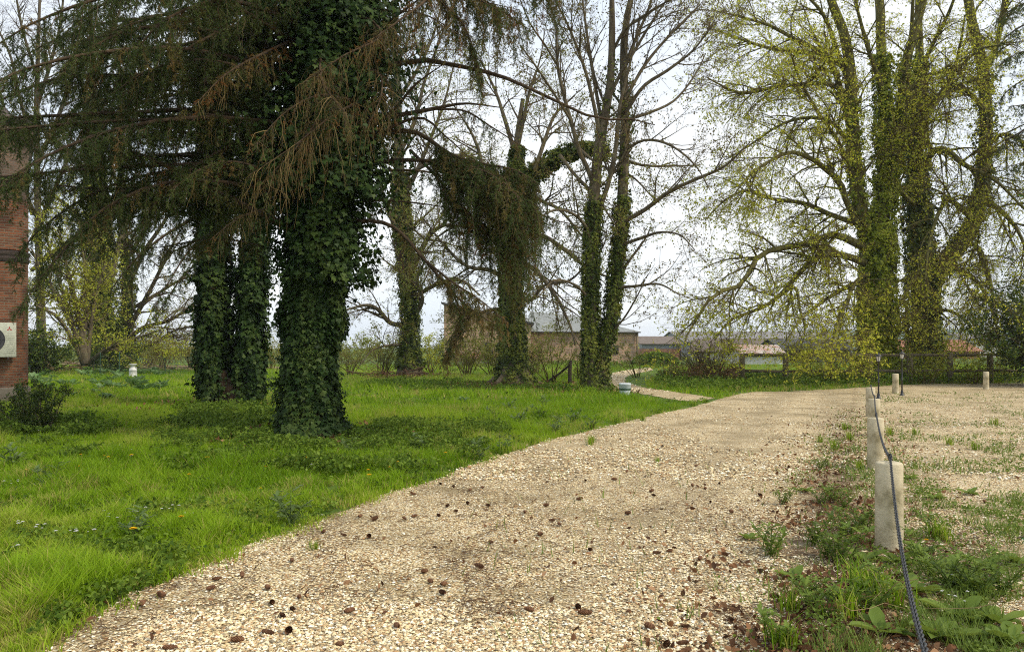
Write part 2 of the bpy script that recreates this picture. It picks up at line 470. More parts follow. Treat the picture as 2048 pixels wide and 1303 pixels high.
def gravel_mat(name, strip=True):
    m, n, l = nt(name)
    tc = n.new('ShaderNodeTexCoord')
    v = n.new('ShaderNodeTexVoronoi'); v.inputs['Scale'].default_value = 62; v.inputs['Randomness'].default_value = 1
    l.new(tc.outputs['Object'], v.inputs['Vector'])
    sp = n.new('ShaderNodeSeparateColor'); l.new(v.outputs['Color'], sp.inputs[0])
    st = [(.66, .54, .32), (.85, .77, .56), (.52, .38, .2), (.74, .6, .34), (.22, .18, .12), (.83, .72, .48), (.57, .45, .28), (.42, .25, .12), (.88, .83, .68), (.42, .31, .17)]
    r = ramp(n, [(i / len(st), c) for i, c in enumerate(st)], 'CONSTANT'); l.new(sp.outputs[0], r.inputs['Fac'])
    # gaps between stones are dirt
    d = ramp(n, [(0.0, (1.04, 1.04, 1.04)), (0.6, (1, .98, .95)), (.9, (.42, .36, .25))])
    mul = n.new('ShaderNodeMath'); mul.operation = 'MULTIPLY'; mul.inputs[1].default_value = 1.25
    l.new(v.outputs['Distance'], mul.inputs[0]); l.new(mul.outputs[0], d.inputs['Fac'])
    mx = n.new('ShaderNodeMixRGB'); mx.blend_type = 'MULTIPLY'; mx.inputs[0].default_value = 1
    l.new(r.outputs['Color'], mx.inputs[1]); l.new(d.outputs['Color'], mx.inputs[2])
    # dirty, needle-strewn patches
    no = n.new('ShaderNodeTexNoise'); no.inputs['Scale'].default_value = .8; no.inputs['Detail'].default_value = 8; no.inputs['Roughness'].default_value = .7
    l.new(tc.outputs['Object'], no.inputs['Vector'])
    dr = ramp(n, [(0.44, (0, 0, 0)), (0.66, (.78, .78, .78))]); l.new(no.outputs['Fac'], dr.inputs['Fac'])
    mx2 = n.new('ShaderNodeMixRGB'); mx2.inputs[2].default_value = (.2, .15, .075, 1)
    l.new(dr.outputs['Color'], mx2.inputs[0]); l.new(mx.outputs['Color'], mx2.inputs[1])
    out = mx2
    if strip:
        sq = n.new('ShaderNodeSeparateXYZ'); l.new(tc.outputs['Object'], sq.inputs[0])
        dm = n.new('ShaderNodeMath'); dm.operation = 'MULTIPLY_ADD'; dm.inputs[1].default_value = -.42; l.new(sq.outputs['Y'], dm.inputs[0]); l.new(sq.outputs['X'], dm.inputs[2])
        mr = n.new('ShaderNodeMapRange'); mr.inputs[1].default_value = -4; mr.inputs[2].default_value = 4; l.new(dm.outputs[0], mr.inputs[0])
        K0, K1 = (0, 0, 0), (.8, .8, .8)
        tr = ramp(n, [(.24, K0), (.3, K1), (.315, K1), (.38, K0), (.45, K0), (.505, K1), (.525, K1), (.59, K0)]); l.new(mr.outputs[0], tr.inputs['Fac'])
        nq = n.new('ShaderNodeTexNoise'); nq.inputs['Scale'].default_value = 2.2; nq.inputs['Detail'].default_value = 7; l.new(tc.outputs['Object'], nq.inputs['Vector'])
        mt = n.new('ShaderNodeMath'); mt.operation = 'MULTIPLY'; l.new(tr.outputs['Color'], mt.inputs[0]); l.new(nq.outputs['Fac'], mt.inputs[1])
        mx5 = n.new('ShaderNodeMixRGB'); mx5.inputs[2].default_value = (.3, .235, .14, 1); l.new(mt.outputs[0], mx5.inputs[0]); l.new(out.outputs['Color'], mx5.inputs[1])
        out = mx5
    if strip:
        sx = n.new('ShaderNodeSeparateXYZ'); l.new(tc.outputs['Object'], sx.inputs[0])
        a = n.new('ShaderNodeMath'); a.operation = 'MULTIPLY_ADD'; a.inputs[1].default_value = -BL[1]; a.inputs[2].default_value = -BL[0] + .4
        l.new(sx.outputs['Y'], a.inputs[0])
        b_ = n.new('ShaderNodeMath'); b_.operation = 'ADD'; l.new(sx.outputs['X'], b_.inputs[0]); l.new(a.outputs[0], b_.inputs[1])
        ab = n.new('ShaderNodeMath'); ab.operation = 'ABSOLUTE'; l.new(b_.outputs[0], ab.inputs[0])
        n3 = n.new('ShaderNodeTexNoise'); n3.inputs['Scale'].default_value = 3.5; n3.inputs['Detail'].default_value = 9; n3.inputs['Roughness'].default_value = .75
        l.new(tc.outputs['Object'], n3.inputs['Vector'])
        s2 = n.new('ShaderNodeMath'); s2.operation = 'MULTIPLY_ADD'; s2.inputs[1].default_value = -0.36; l.new(ab.outputs[0], s2.inputs[0]); l.new(n3.outputs['Fac'], s2.inputs[2])
        fd = n.new('ShaderNodeMapRange'); fd.inputs[1].default_value = 6.5; fd.inputs[2].default_value = 13; fd.inputs[3].default_value = 0; fd.inputs[4].default_value = -.16
        l.new(sx.outputs['Y'], fd.inputs[0])
        s3 = n.new('ShaderNodeMath'); s3.operation = 'ADD'; l.new(s2.outputs[0], s3.inputs[0]); l.new(fd.outputs[0], s3.inputs[1]); s2 = s3
        rr = ramp(n, [(0.3, (0, 0, 0)), (0.46, (.85, .85, .85))]); l.new(s2.outputs[0], rr.inputs['Fac'])
        mx3 = n.new('ShaderNodeMixRGB'); mx3.inputs[2].default_value = (.12, .07, .038, 1)
        l.new(rr.outputs['Color'], mx3.inputs[0]); l.new(out.outputs['Color'], mx3.inputs[1])
        out = mx3
    b = n.new('ShaderNodeBsdfPrincipled'); b.inputs['Roughness'].default_value = .85; b.inputs['Specular IOR Level'].default_value = .2
    l.new(out.outputs['Color'], b.inputs['Base Color'])
    bp = n.new('ShaderNodeBump'); bp.invert = True; bp.inputs['Strength'].default_value = .9; bp.inputs['Distance'].default_value = .012
    l.new(v.outputs['Distance'], bp.inputs['Height']); l.new(bp.outputs['Normal'], b.inputs['Normal'])
    o = n.new('ShaderNodeOutputMaterial'); l.new(b.outputs['BSDF'], o.inputs['Surface'])
    return m
M_GRAVEL = gravel_mat('gravel_surface')
M_PATHGR = gravel_mat('path_gravel_surface', False)
M_GROUND = noise_mat('lawn_soil', [(0.3, (.045, .07, .01)), (0.5, (.07, .12, .012)), (0.7, (.12, .16, .022))], .6, 10, .95, .5, 8, dist=.05)
M_EARTH = noise_mat('bare_earth', [(0.3, (.09, .06, .035)), (0.5, (.2, .13, .075)), (0.7, (.16, .17, .05))], 1.1, 10, .95, .6, 9, dist=.05)

# ------------------------------------------------------------------ the setting
drive_left = [(-700, 2100), (-330, 1600), (60, 1303), (150, 1248), (270, 1185), (380, 1140), (470, 1100), (540, 1078), (640, 1040), (700, 1018), (760, 990), (830, 972),
              (880, 955), (960, 925), (1040, 900), (1100, 878), (1180, 862), (1240, 847), (1320, 827), (1380, 815), (1418, 805)]
path_left = [(1390, 804), (1335, 797), (1285, 788), (1236, 780), (1208, 770), (1201, 758), (1224, 746), (1260, 739), (1300, 735)]
path_right = [(1306, 740), (1268, 748), (1250, 755), (1249, 763), (1272, 772), (1320, 780), (1380, 788), (1430, 796)]
drive_far = [(1440, 797), (1470, 789), (1500, 784), (1580, 783), (1650, 779), (1720, 775), (1800, 769), (1900, 767), (2048, 766), (2350, 764)]
def jag(pts, seed, amp=0.06, step=0.25, z=0.0):
    rng = np.random.default_rng(seed)
    out = []
    g = [G(*p)[:2] for p in pts]
    for a, b in zip(g[:-1], g[1:]):
        n = max(1, min(30, int(np.linalg.norm(b - a) / step)))
        for k in range(n):
            out.append(a + (b - a) * k / n + rng.normal(size=2) * amp * (0 if k == 0 and not out else 1))
    out.append(g[-1])
    return out
dl = jag(drive_left, 1, .025)
drv = [np.array((-6.0, -8.0))] + [p for p in dl] + jag(drive_far, 2) + [np.array((45.0, 20.0)), np.array((30.0, -8.0))]
pth = jag(path_left, 3, .05) + jag(path_right, 4, .05)

def sheet(name, poly, z, mat, kind='structure', label=None):
    ma = MA(); ma.add([(p[0], p[1], z) for p in poly], [list(range(len(poly)))[::-1]])
    o = ma.build(name, mat)
    if o.data.polygons[0].normal.z < 0:
        o.data.flip_normals()
    return tag(o, label, None, None, kind)

gm = MA()
gx = np.concatenate([[-1500, -700, -300, -120], np.linspace(-70, 70, 71), [120, 300, 800, 1500]])
gy = np.concatenate([[-200, -100, -40], np.linspace(-20, 100, 61), [130, 200, 400, 900, 1600]])
XX, YY = np.meshgrid(gx, gy, indexing='ij')
ZZ = np.zeros_like(XX)
nx, ny = len(gx), len(gy)
ii, jj = np.meshgrid(np.arange(nx - 1), np.arange(ny - 1), indexing='ij')
q = np.stack([ii * ny + jj, (ii + 1) * ny + jj, (ii + 1) * ny + jj + 1, ii * ny + jj + 1], -1).reshape(-1, 4)
gm.add(np.stack([XX, YY, ZZ], -1), q)
tag(gm.build('ground', M_GROUND), None, None, None, 'structure')
sheet('gravel_drive', drv, .008, M_GRAVEL)
sheet('footpath', pth, .012, M_PATHGR)
earth = [G(*p)[:2] for p in ((120, 728), (260, 737), (420, 741), (560, 738), (560, 733), (400, 731), (250, 728), (130, 723))]
sheet('bare_earth', earth, .006, M_EARTH)

# far blue hill on the right
M_HILL = noise_mat('wooded_hill', [(0.35, (.07, .12, .09)), (0.6, (.13, .19, .14)), (0.7, (.2, .24, .13))], .02, 8, .95, 0)
hm = MA()
hx = np.linspace(240, 1400, 60); hy = np.linspace(760, 1400, 14)
HX, HYY = np.meshgrid(hx, hy, indexing='ij')
prof = np.clip((HX - 240) / 140, 0, 1) ** .7 * 27
ridge = np.sin(np.clip((HYY - 760) / 640, 0, 1) * np.pi) ** .6
HZ = prof * ridge * (0.9 + .2 * vnoise(HX, HYY, 120, 5)) - .5
ii, jj = np.meshgrid(np.arange(59), np.arange(13), indexing='ij')
q = np.stack([ii * 14 + jj, (ii + 1) * 14 + jj, (ii + 1) * 14 + jj + 1, ii * 14 + jj + 1], -1).reshape(-1, 4)
hm.add(np.stack([HX, HYY, HZ], -1), q)
tag(hm.build('hill', M_HILL), None, None, None, 'structure')

# ------------------------------------------------------------------ brick building at the left edge
TY0 = 21.8
M_TBRICK = brick_mat('old_red_brick', (.33, .115, .055), (.17, .07, .042), (.24, .18, .125), (1.2, 1.3, 1.3), .9, 1.0, None, .014)
M_TBRICK2 = brick_mat('weathered_grey_brick', (.22, .14, .1), (.15, .1, .075), (.2, .165, .13), (1.3, 1.25, 1.2), .8)
M_SOOT = noise_mat('dark_tile_edge', [(.3, (.04, .03, .026)), (.7, (.11, .08, .065))], 5, 6, .9, .6, 20)
M_PLINTH = noise_mat('pale_plinth_stone', [(.3, (.14, .11, .085)), (.7, (.26, .22, .17))], 3, 8, .9, .6, 12)
tcx, tcy = -966 / F * TY0, TY0
TROT = R(35)
bt = thing('brick_building', (tcx, tcy, 0), 'old red brick building with rounded corner and greyer upper bricks beside the lawn', 'building')
bt.rotation_euler = (0, 0, TROT)
def corner(off, r=.5):
    a = np.linspace(-np.pi / 2, 0, 10)
    arc = [(-r + (r + off) * math.cos(t), r + (r + off) * math.sin(t)) for t in a]
    return [(-9, -off)] + [(x, -off) for x in np.linspace(-7, -1, 4)] + arc + [(off, 7), (-9, 7)]
def ring(prof, name, mat):
    ma = MA(); n = len(corner(0)); v = []
    for off, z in prof: v += [(x, y, z) for x, y in corner(off)]
    f = [(i * n + j, i * n + (j + 1) % n, (i + 1) * n + (j + 1) % n, (i + 1) * n + j) for i in range(len(prof) - 1) for j in range(n)]
    ma.add(v, f); ma.add(v[-n:], [list(range(n))])
    o = ma.build(name, mat, bt, False); o.location = (0, 0, 0); return o
def zt(py): return CAM_H + (HY - py) / F * TY0
ring([(.06, -.2), (.06, .42), (.0, .47)], 'plinth', M_PLINTH)
ring([(0, .44), (0, zt(525))], 'wall', M_TBRICK)
ring([(0.003, zt(525) - .01), (.03, zt(523)), (.045, zt(518)), (.025, zt(514)), (.05, zt(510)), (.05, zt(505)), (.009, zt(503))], 'string_course', M_SOOT)
ring([(.006, zt(500) - .02), (.006, zt(400))], 'upper_wall', M_TBRICK)
ring([(.01, zt(400) - .01), (.015, zt(290)), (.09, zt(280)), (.2, zt(268)), (.2, zt(258))], 'weathered_wall', M_TBRICK2)
ring([(.24, zt(258) + .004), (.26, zt(250)), (.1, zt(238)), (-3.4, zt(160))], 'roof', M_SOOT)
# air conditioner
M_CASE = plain('cream_metal_casing', (.62, .62, .5), .45)
M_DARKG = plain('dark_grille', (.06, .06, .065), .5)
M_RED = plain('red_emblem_paint', (.55, .03, .03), .4)
ACW, ACH, ACD = .98, .97, .34
_s = -.32 - ACW / 2
ac = thing('air_conditioner', (tcx + math.cos(TROT) * _s + math.sin(TROT) * (ACD / 2 + .1), tcy + math.sin(TROT) * _s - math.cos(TROT) * (ACD / 2 + .1), 1.34), 'cream air conditioner unit fixed to the old red brick building', 'air conditioner')
ac.rotation_euler = (0, 0, TROT)
def acm(ma, name, mat):
    o = ma.build(name, mat, ac); o.location = (0, 0, 0); return o
m_ = MA(); m_.box((0, 0, ACH / 2), (ACW, ACD, ACH))
for k in range(9): m_.box((.33, -ACD / 2 - .004, .12 + k * .06), (.24, .008, .008))
c_ = acm(m_, 'casing', M_CASE)
bv = c_.modifiers.new('bevel', 'BEVEL'); bv.width = .015; bv.segments = 2
m_ = MA()
for r_ in (.36, .28, .2, .12, .05):
    a = np.linspace(0, 2 * np.pi, 33)
    m_.tubes(np.stack([-.14 + r_ * np.cos(a), np.full(33, -ACD / 2 - .012), ACH / 2 + r_ * np.sin(a)], 1), np.full(33, .007), 4)
for k in range(8):
    a = k * np.pi / 4
    m_.bar((-.14 + .05 * math.cos(a), -ACD / 2 - .014, ACH / 2 + .05 * math.sin(a)), (-.14 + .36 * math.cos(a), -ACD / 2 - .014, ACH / 2 + .36 * math.sin(a)), .01, .01)
a = np.linspace(0, 2 * np.pi, 32, endpoint=False)
m_.add(np.stack([-.14 + .37 * np.cos(a), np.full(32, -ACD / 2 - .003), ACH / 2 + .37 * np.sin(a)], 1), [list(range(32))])
acm(m_, 'fan_grille', M_DARKG)
m_ = MA()
for k in range(3):
    a = R(90 + 120 * k); u = np.array((math.cos(a), math.sin(a))); p = np.array((-u[1], u[0])); c0 = np.array((.33, .79))
    pts = [c0, c0 + u * .035 + p * .02, c0 + u * .07, c0 + u * .035 - p * .02]
    m_.add([(x, -ACD / 2 - .004, z) for x, z in pts] , [(0, 1, 2, 3)])
acm(m_, 'emblem', M_RED)
m_ = MA(); m_.box((-.3, .15, -.05), (.05, .7, .06)); m_.box((.3, .15, -.05), (.05, .7, .06)); acm(m_, 'bracket', M_SOOT)

# ------------------------------------------------------------------ barns and houses
M_BARN = brick_mat('pale_stone_and_brick', (.6, .37, .25), (.42, .25, .17), (.48, .38, .28), (1.25, 1.15, 1.0), .5, 2.0, None, .016)
M_BARN_RED = brick_mat('red_brick_base', (.4, .16, .09), (.3, .12, .07), (.32, .25, .18), None, .5, 1.3)
M_SLATE = noise_mat('grey_slate', [(.3, (.15, .155, .145)), (.5, (.22, .23, .22)), (.7, (.29, .3, .285))], 3, 8, .6, .4, 10, (1, 1, 3))
M_WOODP = noise_mat('weathered_timber', [(.3, (.12, .09, .06)), (.7, (.26, .2, .13))], 4, 6, .9, .5, 20, (1, 1, .2))
M_DARK = plain('dark_opening', (.02, .02, .02), .9)
def quadmesh(name, pts, faces, mat, parent):
    ma = MA()
    for f in faces: ma.add([pts[i] for i in f], [list(range(len(f)))])
    return ma.build(name, mat, parent)
barn = thing('barn', W(1060, 695, 72) * (1, 1, 0), 'long stone and brick barn with grey slate roof and one taller end', 'barn')
def xz(px, py, Y): p = W(px, py, Y); return p[0], p[2]
XA, XB, YA = xz(888, 0, 70)[0], xz(1062, 0, 70)[0], 70.0
zA, zB = xz(0, 609, 70)[1], xz(0, 648, 70)[1]
quadmesh('end_wall', [(XA, YA, .9), (XB, YA, .9), (XB, YA, zB), (XA, YA, zA), (XB, YA + 9, .9), (XB, YA + 9, zB), (XA, YA + 9, .9), (XA, YA + 9, zA)], [(0, 1, 2, 3), (1, 4, 5, 2), (4, 6, 7, 5), (6, 0, 3, 7)], M_BARN, barn)
ma = MA(); ma.box(((XA + XB) / 2, YA + 4.5, .66), (XB - XA + .06, 9.06, .9)); ma.build('brick_base', M_BARN_RED, barn)
ma = MA(); ma.box(((XA + XB) / 2, YA + 4.5, .1), (XB - XA + .12, 9.12, .5)); ma.build('stone_footing', M_PLINTH, barn)
k_ = (zB - zA) / (XB - XA)
pr = [(x, y, zA + k_ * (x - XA) + o) for o in (.03, .2) for x, y in ((XA - .25, YA - .3), (XB + .3, YA - .3), (XB + .3, YA + 9.3), (XA - .25, YA + 9.3))]
quadmesh('end_roof', pr, [(4, 5, 6, 7), (3, 2, 1, 0), (0, 1, 5, 4), (1, 2, 6, 5), (2, 3, 7, 6), (3, 0, 4, 7)], M_DARKG, barn)
YB = 74.0
X0, X1, ze = XB + .02, xz(1273, 0, YB)[0], xz(0, 664, YB)[1]
quadmesh('wall', [(X0, YB, -.1), (X1, YB, -.1), (X1, YB, ze), (X0, YB, ze), (X1, YB + 12, -.1), (X1, YB + 12, ze), (X0, YB + 12, -.1), (X0, YB + 12, ze)], [(0, 1, 2, 3), (1, 4, 5, 2), (4, 6, 7, 5)], M_BARN, barn)
r0, r1 = W(1060, 622, YB + 6), W(1158, 632, YB + 6)
quadmesh('roof', [(X0 - .3, YB - .35, ze + .02), (X1 + .35, YB - .35, ze + .02), tuple(r1), tuple(r0), (X1 + .35, YB + 12.3, ze + .02), (X0 - .3, YB + 12.3, ze + .02)], [(0, 1, 2, 3), (1, 4, 2), (4, 5, 3, 2), (5, 0, 3)], M_SLATE, barn)
ma = MA(); ma.bar((X0, YB - .4, ze), (X1 + .35, YB - .4, ze - .02), .13, .12); ma.build('gutter', M_DARKG, barn)
ma = MA(); ma.bar((X1 + .05, YB - .2, 0), (X1 + .05, YB - .2, ze), .18, .18); ma.build('corner_post', M_WOODP, barn)
ma = MA(); ma.box((xz(1232, 0, YB)[0], YB - .02, xz(0, 699, YB)[1]), (.5, .1, .8)); ma.build('window', M_DARK, barn)
ma = MA(); ma.box((xz(978, 0, 70)[0], YA - .06, 1.25), (.75, .2, 1.7)); ma.build('door', M_DARK, barn)

M_ROOFBR = noise_mat('brown_roof_sheet', [(.3, (.11, .085, .07)), (.7, (.2, .16, .13))], 2, 8, .85, .4, 12)
M_ROOFGR = noise_mat('grey_fibre_roof', [(.3, (.16, .15, .15)), (.7, (.28, .265, .26))], .6, 8, .85, .3, 6)
M_METAL = noise_mat('grey_metal_siding', [(.3, (.18, .19, .2)), (.7, (.28, .29, .3))], 3, 4, .6, .4, 8, (6, 6, .2))
M_RUST = noise_mat('rusty_corrugated_roof', [(.4, (.42, .37, .33)), (.55, (.38, .24, .18)), (.68, (.33, .11, .07))], 1.2, 7, .8, .5, 10)
M_DSHED = noise_mat('dark_shed_boards', [(.3, (.05, .05, .052)), (.7, (.09, .09, .09))], 2, 6, .8, .4, 8)
M_PALE = noise_mat('pale_render', [(.3, (.6, .58, .53)), (.7, (.72, .7, .66))], 1, 6, .85, .2, 8)
M_REDT = noise_mat('red_roof_tiles', [(.3, (.26, .1, .06)), (.7, (.42, .2, .13))], 2, 6, .85, .4, 8)
M_DOOR = plain('brown_door_paint', (.13, .08, .05), .6)
def shed(name, label, x0, x1, Y, depth, eave, ridge_h, wallm, roofm, basem=None, base_h=0, axis='x', rot=0.0, cat='shed', opening=None, windows=0, chimney=False, group=None):
    """gabled building; x0, x1 as photo columns at distance Y; ridge along x (eaves to us) or along y (gable to us)"""
    X0, X1 = (x0 - CX) / F * Y, (x1 - CX) / F * Y
    t = thing(name, ((X0 + X1) / 2, Y, 0), label, cat, group)
    L = (X1 - X0) / 2; Dp = depth
    def add(nm, pts, faces, mat):
        ma = MA()
        for f in faces: ma.add([pts[i] for i in f], [list(range(len(f)))])
        o = ma.build(nm, mat, t); o.location = (0, 0, 0); return o
    z0 = base_h if basem else 0
    if axis == 'x':
        pw = [(-L, 0, z0), (L, 0, z0), (L, Dp, z0), (-L, Dp, z0), (-L, 0, eave), (L, 0, eave), (L, Dp, eave), (-L, Dp, eave), (-L, Dp / 2, ridge_h), (L, Dp / 2, ridge_h)]
        add('wall', pw, [(0, 1, 5, 4), (1, 2, 6, 9, 5), (2, 3, 7, 6), (3, 0, 4, 8, 7)], wallm)
        o_ = .35; k = (ridge_h - eave) / (Dp / 2)
        pr = [(-L - o_, -o_, eave - o_ * k + .03), (L + o_, -o_, eave - o_ * k + .03), (L + o_, Dp / 2, ridge_h + .03), (-L - o_, Dp / 2, ridge_h + .03), (L + o_, Dp + o_, eave - o_ * k + .03), (-L - o_, Dp + o_, eave - o_ * k + .03)]
        pr += [(x, y, z + .12) for x, y, z in pr]
        add('roof', pr, [(6, 7, 8, 9), (9, 8, 10, 11), (0, 1, 7, 6), (1, 2, 8, 7), (2, 4, 10, 8), (4, 5, 11, 10), (5, 3, 9, 11), (3, 0, 6, 9), (3, 2, 1, 0), (5, 4, 2, 3)], roofm)
    else:
        pw = [(-L, 0, z0), (L, 0, z0), (L, Dp, z0), (-L, Dp, z0), (-L, 0, eave), (L, 0, eave), (L, Dp, eave), (-L, Dp, eave), (0, 0, ridge_h), (0, Dp, ridge_h)]
        add('wall', pw, [(0, 1, 5, 8, 4), (1, 2, 6, 5), (2, 3, 7, 9, 6), (3, 0, 4, 7)], wallm)
        o_ = .35; k = (ridge_h - eave) / L
        pr = [(-L - o_, -o_, eave - o_ * k + .03), (0, -o_, ridge_h + .03), (L + o_, -o_, eave - o_ * k + .03), (-L - o_, Dp + o_, eave - o_ * k + .03), (0, Dp + o_, ridge_h + .03), (L + o_, Dp + o_, eave - o_ * k + .03)]
        pr += [(x, y, z + .12) for x, y, z in pr]
        add('roof', pr, [(6, 7, 10, 9), (7, 8, 11, 10), (0, 1, 7, 6), (1, 2, 8, 7), (2, 5, 11, 8), (3, 0, 6, 9), (4, 3, 9, 10), (5, 4, 10, 11), (0, 3, 4, 1), (1, 4, 5, 2)], roofm)
    if basem:
        g = .04
        pb = [(-L - g, -g, 0), (L + g, -g, 0), (L + g, Dp + g, 0), (-L - g, Dp + g, 0)]; pb += [(x, y, base_h) for x, y, _ in pb]
        add('brick_base', pb, [(0, 1, 5, 4), (1, 2, 6, 5), (2, 3, 7, 6), (3, 0, 4, 7)], basem)
    if opening:
        ma = MA(); ma.box((opening[0] * L, -.03, opening[2] / 2), (opening[1] * L * 2, .1, opening[2])); o = ma.build('opening', M_DARK, t); o.location = (0, 0, 0)
    for k in range(windows):
        ma = MA(); ma.box((-L + (k + .7) * 2 * L / (windows + .4), -.03, eave * .62), (min(1.0, L * .3), .1, 1.1)); o = ma.build('window', M_DARK, t); o.location = (0, 0, 0)
    if chimney:
        ma = MA(); ma.box((L * .6, Dp / 2, ridge_h + .5), (.6, .6, 1.4)); o = ma.build('chimney', M_PALE, t); o.location = (0, 0, 0)
    t.rotation_euler = (0, 0, rot)
    return t
def hz(py, Y): return CAM_H + (HY - py) / F * Y
shed('farm_shed', 'farm shed with grey metal sides over a red brick base beside the long barn', 1284, 1362, 105, 12, hz(688, 105), hz(674, 111), M_METAL, M_ROOFBR, M_BARN_RED, hz(697, 105), opening=(.97, .03, 1.2))
shed('farm_shed', 'huge long farm building with a pale grey fibre roof behind the other sheds', 1372, 1705, 135, 26, hz(684, 135), hz(664, 148), M_METAL, M_ROOFGR)
shed('farm_shed', 'brown roofed farm shed with a dark gable end behind the timber fence', 1383, 1548, 95, 9, hz(703, 95) , hz(679, 99), M_DSHED, M_ROOFBR, M_PALE, 1.0, rot=-.4)
shed('farm_shed', 'small shed with a rusty red corrugated roof just behind the timber fence', 1487, 1566, 72, 5, hz(709, 72), hz(692, 74.5), M_PALE, M_RUST)
shed('farm_shed', 'dark boarded shed with an open black front behind the timber fence', 1568, 1700, 84, 9, hz(699, 84), hz(680, 88), M_DSHED, M_DSHED, opening=(-.55, .38, 1.9))
shed('farm_shed', 'reddish tiled low outbuilding between the two ivy covered lime trunks', 1775, 1960, 110, 10, hz(702, 110), hz(681, 115), M_BARN_RED, M_REDT, windows=2)
shed('house', 'white rendered house with a chimney beyond the lime trees', 1925, 1995, 125, 8, hz(678, 125), hz(667, 129), M_PALE, M_ROOFGR, cat='house', windows=2, chimney=True)
shed('house', 'distant house with red brown roof glimpsed left of the ivy clad trunk', 1255, 1290, 140, 8, hz(697, 140), hz(686, 144), M_BARN_RED, M_ROOFBR, cat='house', windows=1)

# ------------------------------------------------------------------ trees
def ivy_on(ma, rng, P, Rr, n, size, thick=.12, clump=.5, bushy=.25, tpl=LEAF_IVY, seed=0, t=(0, 1), sprays=0, taper=0.0, slen=.4):
    """ivy leaves round a stem, in uneven clumps, with a few sprays that stand out from it"""
    K = len(P)
    L = np.concatenate([[0], np.cumsum(np.linalg.norm(np.diff(P, axis=0), axis=1))])
    def axis(s):
        u = np.interp(s, L, np.arange(K)); i = np.minimum(u.astype(int), K - 2); f = (u - i)[:, None]
        return P[i] * (1 - f) + P[i + 1] * f, norm(P[i + 1] - P[i]), Rr[i] * (1 - f[:, 0]) + Rr[i + 1] * f[:, 0]
    def radial(T, th):
        ref = np.zeros_like(T); ref[:, 1] = 1
        ref[np.abs(T[:, 1]) > .9] = (0, 0, 1)
        U = norm(np.cross(T, ref)); V = np.cross(T, U)
        return U * np.cos(th)[:, None] + V * np.sin(th)[:, None]
    s = L[-1] * (t[0] + (t[1] - t[0]) * rng.random(n)); th = rng.random(n) * 2 * np.pi
    keep = vnoise(th * 1.1 + 7, s, .55, seed) + .35 * vnoise(th * 2.2, s, .22, seed + 1) > clump * (.5 + .5 * rng.random(n)) * .9
    s, th = s[keep], th[keep]
    c, T, r = axis(s)
    o = radial(T, th)
    bulge = bushy * np.clip(vnoise(th * 1.3, s, .7, seed + 2) - .35, 0, 1) * 2 * (1 - taper * s / L[-1])
    p = c + o * (r + (.02 + bulge + thick * rng.random(len(s)) ** 1.5))[:, None]
    leaves(ma, rng, p, size, tpl, .9, .35, o * 1.2, var=1.1, tone=1.3 * vnoise(th * 1.6, s, .5, seed + 3) - .35 + .5 * rng.random(len(s)))
    if sprays:
        s = L[-1] * (t[0] + (t[1] - t[0]) * rng.random(sprays)); th = rng.random(sprays) * 2 * np.pi
        c, T, r = axis(s); o = radial(T, th)
        base = c + o * r[:, None]
        ln = slen * (.4 + .8 * rng.random(sprays))[:, None]
        m_ = 16
        u = rng.random((sprays, m_, 1)) ** .7
        pp = base[:, None] + o[:, None] * ln[:, None] * u + np.array((0, 0, 1.0)) * ln[:, None] * (.35 * u - .7 * u ** 2) + rng.normal(size=(sprays, m_, 3)) * .06 * slen / .4
        oo = np.repeat(o[:, None], m_, 1).reshape(-1, 3)
        leaves(ma, rng, pp.reshape(-1, 3), size, tpl, .8, .5, oo)
    return ma

def flare(P, Rr, h=.7, k=.45):
    z = P[:, 2] - P[0, 2]
    return Rr * (1 + k * np.exp(-np.maximum(z, 0) / h * 2.2))

def needles_on(ma, rng, P, per_m, shoot=(.05, .11), nper=8, nlen=.024, nw=.004, dens=1.0, tip=(0, 1)):
    """side shoots along the hanging branchlets, each with its needles"""
    N, K, _ = P.shape
    Ln = np.linalg.norm(np.diff(P, axis=1), axis=2).sum(1)
    cnt = np.maximum(1, (Ln * per_m * dens).astype(int))
    p, T, idx = along(rng, P, cnt, tip)
    n = len(p)
    side = norm(np.cross(T, rng.normal(size=(n, 3))))
    d = norm(T * .55 + side * .75 + np.array((0, 0, -.35)))
    l = shoot[0] + (shoot[1] - shoot[0]) * rng.random(n)
    k = np.repeat(np.arange(n), nper)
    u = rng.random(len(k))
    base = p[k] + d[k] * (l[k] * u)[:, None]
    rad = norm(np.cross(d[k], rng.normal(size=(len(k), 3))))
    nd = norm(d[k] * .7 + rad * .75)
    wv = norm(np.cross(nd, rng.normal(size=(len(k), 3)))) * nw * .5
    tipv = base + nd * (nlen * (.7 + .6 * rng.random(len(k))))[:, None]
    v = np.stack([base - wv, base + wv, tipv], 1).reshape(-1, 3)
    col = np.clip(np.repeat(rng.random(N)[idx] * .7 + .3 * rng.random(n), nper), 0, 1)
    ma.add(v, np.arange(len(v)).reshape(-1, 3), np.repeat(col, 3))
    # the shoot axes
    q = np.stack([p, p + d * l[:, None]], 1)
    return q, np.tile(np.array((.0022, .0012)), (n, 1))

